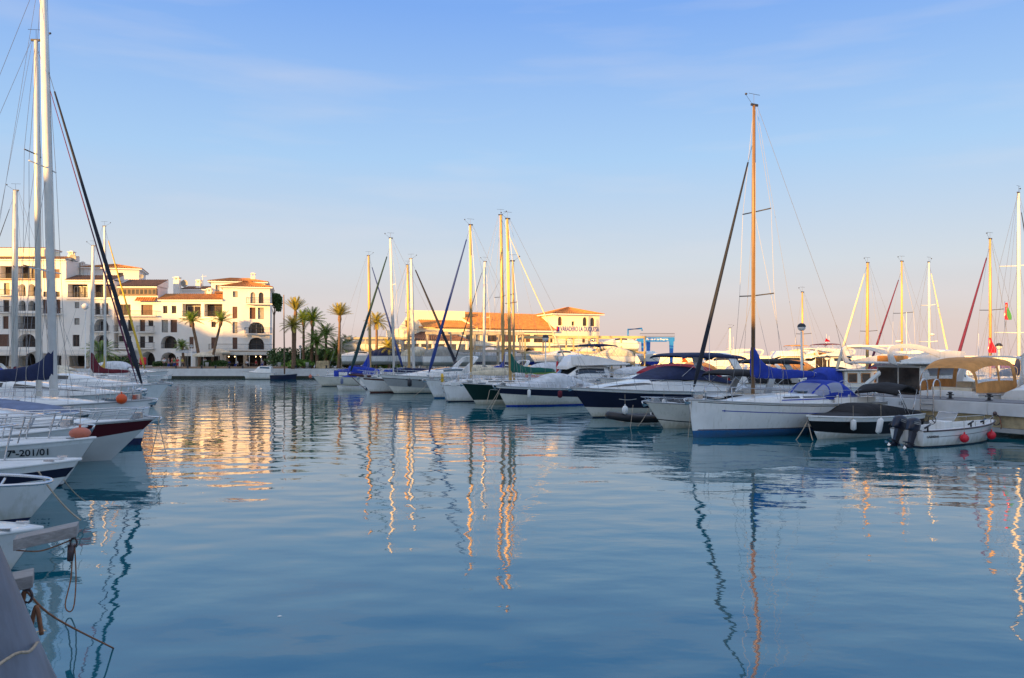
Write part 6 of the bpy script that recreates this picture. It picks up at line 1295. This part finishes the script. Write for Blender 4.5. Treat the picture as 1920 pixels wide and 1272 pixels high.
shrub('clipped dark bush on the promenade before the leaning palms',399,126,3.3,1.5,1.3,'leaf',1000); shrub('low dark bush left of the seated people',297,126,1.7,1.3,1.1,'leaf',500)
shrub('dark hedge behind the left yachts',232,128,4.5,2,1.8,'leaf',1100); shrub('low green planting below the golden palm',722,120.4,4,1,.7,'leaflight',600)
shrub('distant dark trees at the corner house edge',528,150,5,4,3,'leaf',1200)
shrub('tall dark tree crown rising beside the corner house',513,146,2.4,2.4,4.0,'leaf',1600,cat='tree',name='tree',trunk=9.5)
t = thing('stone_block', 'pale square stone block on the promenade under the palms', 'stone', (X(605,120.8),120.8,QZ)); MB().add([(-.95,-.4,0),(1,-.4,0),(1,.6,0),(-.95,.6,0),(-.9,-.35,1.15),(.95,-.35,1.2),(.95,.5,1.2),(-.9,.5,1.15)],[(3,2,1,0),(4,5,6,7),(0,1,5,4),(1,2,6,5),(2,3,7,6),(3,0,4,7)]).build('block','pierstone',t,bevel=.04)
# parasols and café furniture
def parasol(label, px, Y, w_, zt, m):
    t = thing('parasol', label, 'parasol', (X(px,Y),Y,QZ), 0, 'café parasols on the promenade'); n = 8
    rows = [[(0,0,zt)]*n, [(w_*.5*math.cos(2*math.pi*k/n),w_*.5*math.sin(2*math.pi*k/n),zt-.25) for k in range(n)], [(w_*math.cos(2*math.pi*k/n),w_*math.sin(2*math.pi*k/n),zt-.6) for k in range(n)], [(w_*math.cos(2*math.pi*k/n),w_*math.sin(2*math.pi*k/n),zt-.8) for k in range(n)]]
    MB().grid(rows, 0, closed=True, sm=False).build('canopy', m, t); MB().tube([(0,0,0),(0,0,zt)], .04, 6).build('pole', 'alu', t)
    MB().tube([(0,0,.0),(0,0,.08)], .3, 10).build('base', 'concrete', t)
parasol('cream parasol between the leaning palms',381,124,1.7,2.6,'cvcream'); parasol('white parasol left of the leaning palms',352,128,1.9,3.2,'cvwhite'); parasol('cream parasol right of the leaning palms',410,128,2.0,3.1,'cvcream')

# ---------------------------------------------------------------- people on the promenade
def person(label, px, Y, shirt, legs, seated=False, face=0.0, arm=.25, step=.18):
    t = thing('person', label, 'person', (X(px,Y),Y,QZ), face, None)
    if seated: J = dict(pel=(0,0,.52), ch=(0,.02,.98), nk=(0,.0,1.10), hd=(0,-.02,1.24), tp=(0,-.01,1.34), kL=(.12,-.42,.52), kR=(-.12,-.42,.52), fL=(.12,-.40,.08), fR=(-.13,-.44,.08), tL=(.12,-.55,.04), tR=(-.13,-.6,.04))
    else: J = dict(pel=(0,0,.93), ch=(0,.0,1.36), nk=(0,0,1.48), hd=(0,-.02,1.62), tp=(0,0,1.73), kL=(.11,-step*.6,.5), kR=(-.11,step*.4,.5), fL=(.11,-step,.08), fR=(-.11,step,.08), tL=(.12,-step-.15,.04), tR=(-.12,step-.13,.04))
    sh = J['ch'][2]
    J.update(sL=(.18,.0,sh), sR=(-.18,.0,sh), eL=(.24,-.02+(.0),sh-.28), eR=(-.24,.04,sh-.28), hL=(.22,-arm,sh-.50), hR=(-.24,-arm*.5,sh-.52))
    rad = dict(pel=.13, ch=.135, nk=.055, hd=.095, tp=.06, kL=.06, kR=.06, fL=.042, fR=.042, tL=.03, tR=.03, sL=.06, sR=.06, eL=.042, eR=.042, hL=.035, hR=.035)
    E = [('pel','ch'),('ch','nk'),('nk','hd'),('hd','tp'),('pel','kL'),('kL','fL'),('fL','tL'),('pel','kR'),('kR','fR'),('fR','tR'),('ch','sL'),('sL','eL'),('eL','hL'),('ch','sR'),('sR','eR'),('eR','hR')]
    def skin(name, keys, edges, sc_, m, z=None):
        me = bpy.data.meshes.new(name); idx = {k: i for i, k in enumerate(keys)}; me.from_pydata([J[k] for k in keys], [(idx[a], idx[b]) for a, b in edges], []); me.materials.append(M[m])
        o = bpy.data.objects.new(name, me); COL.objects.link(o); o.parent = t
        o.modifiers.new('skin', 'SKIN')
        if not me.skin_vertices:
            me.attributes.new('skinv','FLOAT',"POINT") if False else None
            bm = bmesh.new(); bm.from_mesh(me); bm.verts.layers.skin.verify(); bm.to_mesh(me); bm.free()
        for i, k in enumerate(keys):
            sv = me.skin_vertices[0].data[i]; sv.radius = (rad[k]*sc_+(.0 if sc_ == 1 else .012),)*2; sv.use_root = (i == 0)
        s_ = o.modifiers.new('sub', 'SUBSURF'); s_.levels = 1; s_.render_levels = 1
        return o
    keys = list(rad.keys()); skin('body', keys, E, 1, 'skin')
    skin('shirt', ['pel','ch','sL','eL','sR','eR'], [('pel','ch'),('ch','sL'),('sL','eL'),('ch','sR'),('sR','eR')], 1.08, shirt)
    skin('trousers', ['pel','kL','kR','fL','fR'], [('pel','kL'),('kL','fL'),('pel','kR'),('kR','fR')], 1.06, legs)
    hx, hy, hz_ = J['hd']; mb = MB(); mb.ell((hx,hy+.02,hz_+.045), (.095,.105,.10), nu=12, nv=8); mb.build('hair', 'hair', t)
for lb, px, Y_, sh_, lg, st_, f_ in [
    ('person in white shirt standing at the left of the café group',308,122.5,'clwhite','cldark',0,.4),('person in pale top and dark trousers beside the lamp pole',316,122,'clgrey','clblue',0,2.0),
    ('person in red top in the middle of the café group',323,123,'clred','cldark',0,-.6),('person in green top right of the one in red',327,122.4,'clgreen','clblue',0,.9),
    ('person in a bright red dress-like top standing tall near the short palm',333,121.5,'clred','clred',0,0.2),('person in yellow shirt at the right end of the café group',342,122.6,'clyellow','cldark',0,1.4),
    ('seated person in blue under the long awning',429,130,'clblue','cldark',1,.3),('seated person in white under the long awning',444,130,'clwhite','clblue',1,-.4),
    ('seated person in white near the awning middle',463,129.6,'clwhite','cldark',1,.8),('seated person in red near the awning right end',480,129.8,'clred','cldark',1,-.9),('seated person in grey at the awning end',492,129.5,'clgrey','clblue',1,.1),('person in white behind the parasol pole',384,126,'clwhite','clgrey',0,.5)]:
    person(lb, px, Y_, sh_, lg, bool(st_), f_)
def chair_table(label, px, Y):
    t = thing('cafe_table', label, 'table', (X(px,Y),Y,QZ)); MB().tube([(0,0,.70),(0,0,.74)], .4, 14).build('tabletop','wood',t); MB().tube([(0,0,.03),(0,0,.7)], .04, 6).build('leg','iron',t); MB().tube([(0,0,0),(0,0,.03)], .25, 10).build('base','iron',t)
for lb, px, Y_ in [('café table left under the long awning',434,129.2),('café table in the middle under the long awning',455,129.2),('café table right under the long awning',473,129.2),('café table by the group near the short palm',319,121.2)]: chair_table(lb, px, Y_)
for lb, px, Y_, f_ in [('café chair of the person in blue',429,130.05,.3),('café chair of the person in white at the left table',444,130.05,-.4),('café chair of the person in white at the middle table',463,129.65,.8),('café chair of the person in red',480,129.85,-.9),('café chair of the person in grey',492,129.55,.1)]:
    t = thing('cafe_chair', lb, 'chair', (X(px,Y_),Y_,QZ), f_); MB().box(-.22,.22,-.28,.2,.38,.42).build('seat','wood',t); MB().box(-.22,.22,.2,.24,.42,.9).build('backrest','wood',t)
    for a in (-.2,.2):
        for b in (-.25,.2): MB().box(a-.02,a+.02,b-.02,b+.02,0,.379).build('leg','iron',t)

# ---------------------------------------------------------------- small fenders between the moored boats
for i, (px, Y_, z0, z1, m_, lb) in enumerate([(1245,43.2,.5,1.15,'fender','white fender between the navy cruiser and the small white motorboat'),(992,54.2,.55,1.2,'fender','white fender amidships on the navy banded boat'),
    (893,59.5,.5,1.1,'fblack','dark fender between the white stern out yacht and the green hull'),(820,66,.5,1.1,'fender','white fender by the bow of the yacht with the dark blue jib'),(712,74.5,.5,1.2,'fblack','dark fender on the wooden bowsprit yacht'),
    (232,33.3,.5,1.1,'fender','white fender on the side of the yacht with the navy waterline'),(214,44,.5,1.15,'fblack','dark fender on the white cruiser with black windows'),(1600,33.2,.35,.85,'fender','small white fender at the black speedboat quarter')]):
    fender(px, Y_, z0, z1, m_, lb, r=.12)
for i, (px, Y_, l_, lb) in enumerate([(1330,40.5,2.4,'white whip antenna rising from the black topped boat'),(1085,60,3.0,'white whip antenna on the flybridge cruiser with navy shade'),(1700,47,2.6,'white whip antenna over the flybridge yacht cabin'),(1835,41,2.4,'thin antenna behind the tan canopy')]):
    t = thing('antenna', lb, 'antenna', (X(px,Y_),Y_,2.2)); MB().tube([(0,0,0),(0,0,l_)], [.02,.01], 5).build('rod', 'fender', t)

t = thing('feather', 'small white feather floating on the open blue water', 'feather', (X(524,10.7),10.7,.006)); MB().add([(-.035,0,0),(0,.012,.012),(.04,0,.004),(0,-.014,.0)],[(0,1,2,3)]).build('vane','fender',t)
# bollards along the promenade edge: copies of one
q0 = thing('bollard', 'iron bollard on the quay edge before the group of standing people', 'bollard', (X(330,119.7),119.7,QZ), 0, 'mooring bollards on the promenade quay')
MB().tube([(0,0,0),(0,0,.1),(0,0,.4)], [.2,.12,.12], 10).build('post', 'iron', q0); MB().ell((0,0,.42),(.2,.2,.09)).build('cap', 'iron', q0)
for px, lb in ((352,'iron bollard on the quay edge below the short palm'),(378,'iron bollard on the quay edge before the middle parasol'),(404,'iron bollard on the quay edge before the clipped dark bush'),(430,'iron bollard on the quay edge at the left end of the long awning'),
               (455,'iron bollard on the quay edge just left of the small white cuddy boat'),(555,'iron bollard on the quay edge right of the catamaran'),(582,'iron bollard on the quay edge in front of the hedge palms'),(612,'iron bollard on the quay edge before the pale stone block')): dup(q0, (X(px,119.7),119.7,QZ), label=lb)
for i, (px, lb) in enumerate([(388,'grey litter bin on the promenade near the leaning palms'),(524,'grey litter bin on the promenade beside the catamaran mast'),(576,'grey litter bin on the promenade under the middle palms')]):
    t = thing('litter_bin', lb, 'bin', (X(px,120.6),120.6,QZ)); MB().tube([(0,0,.15),(0,0,.95)], [.22,.27], 12).build('body', 'cvgrey', t); MB().tube([(0,0,0),(0,0,.15)], .05, 6).build('post', 'iron', t)
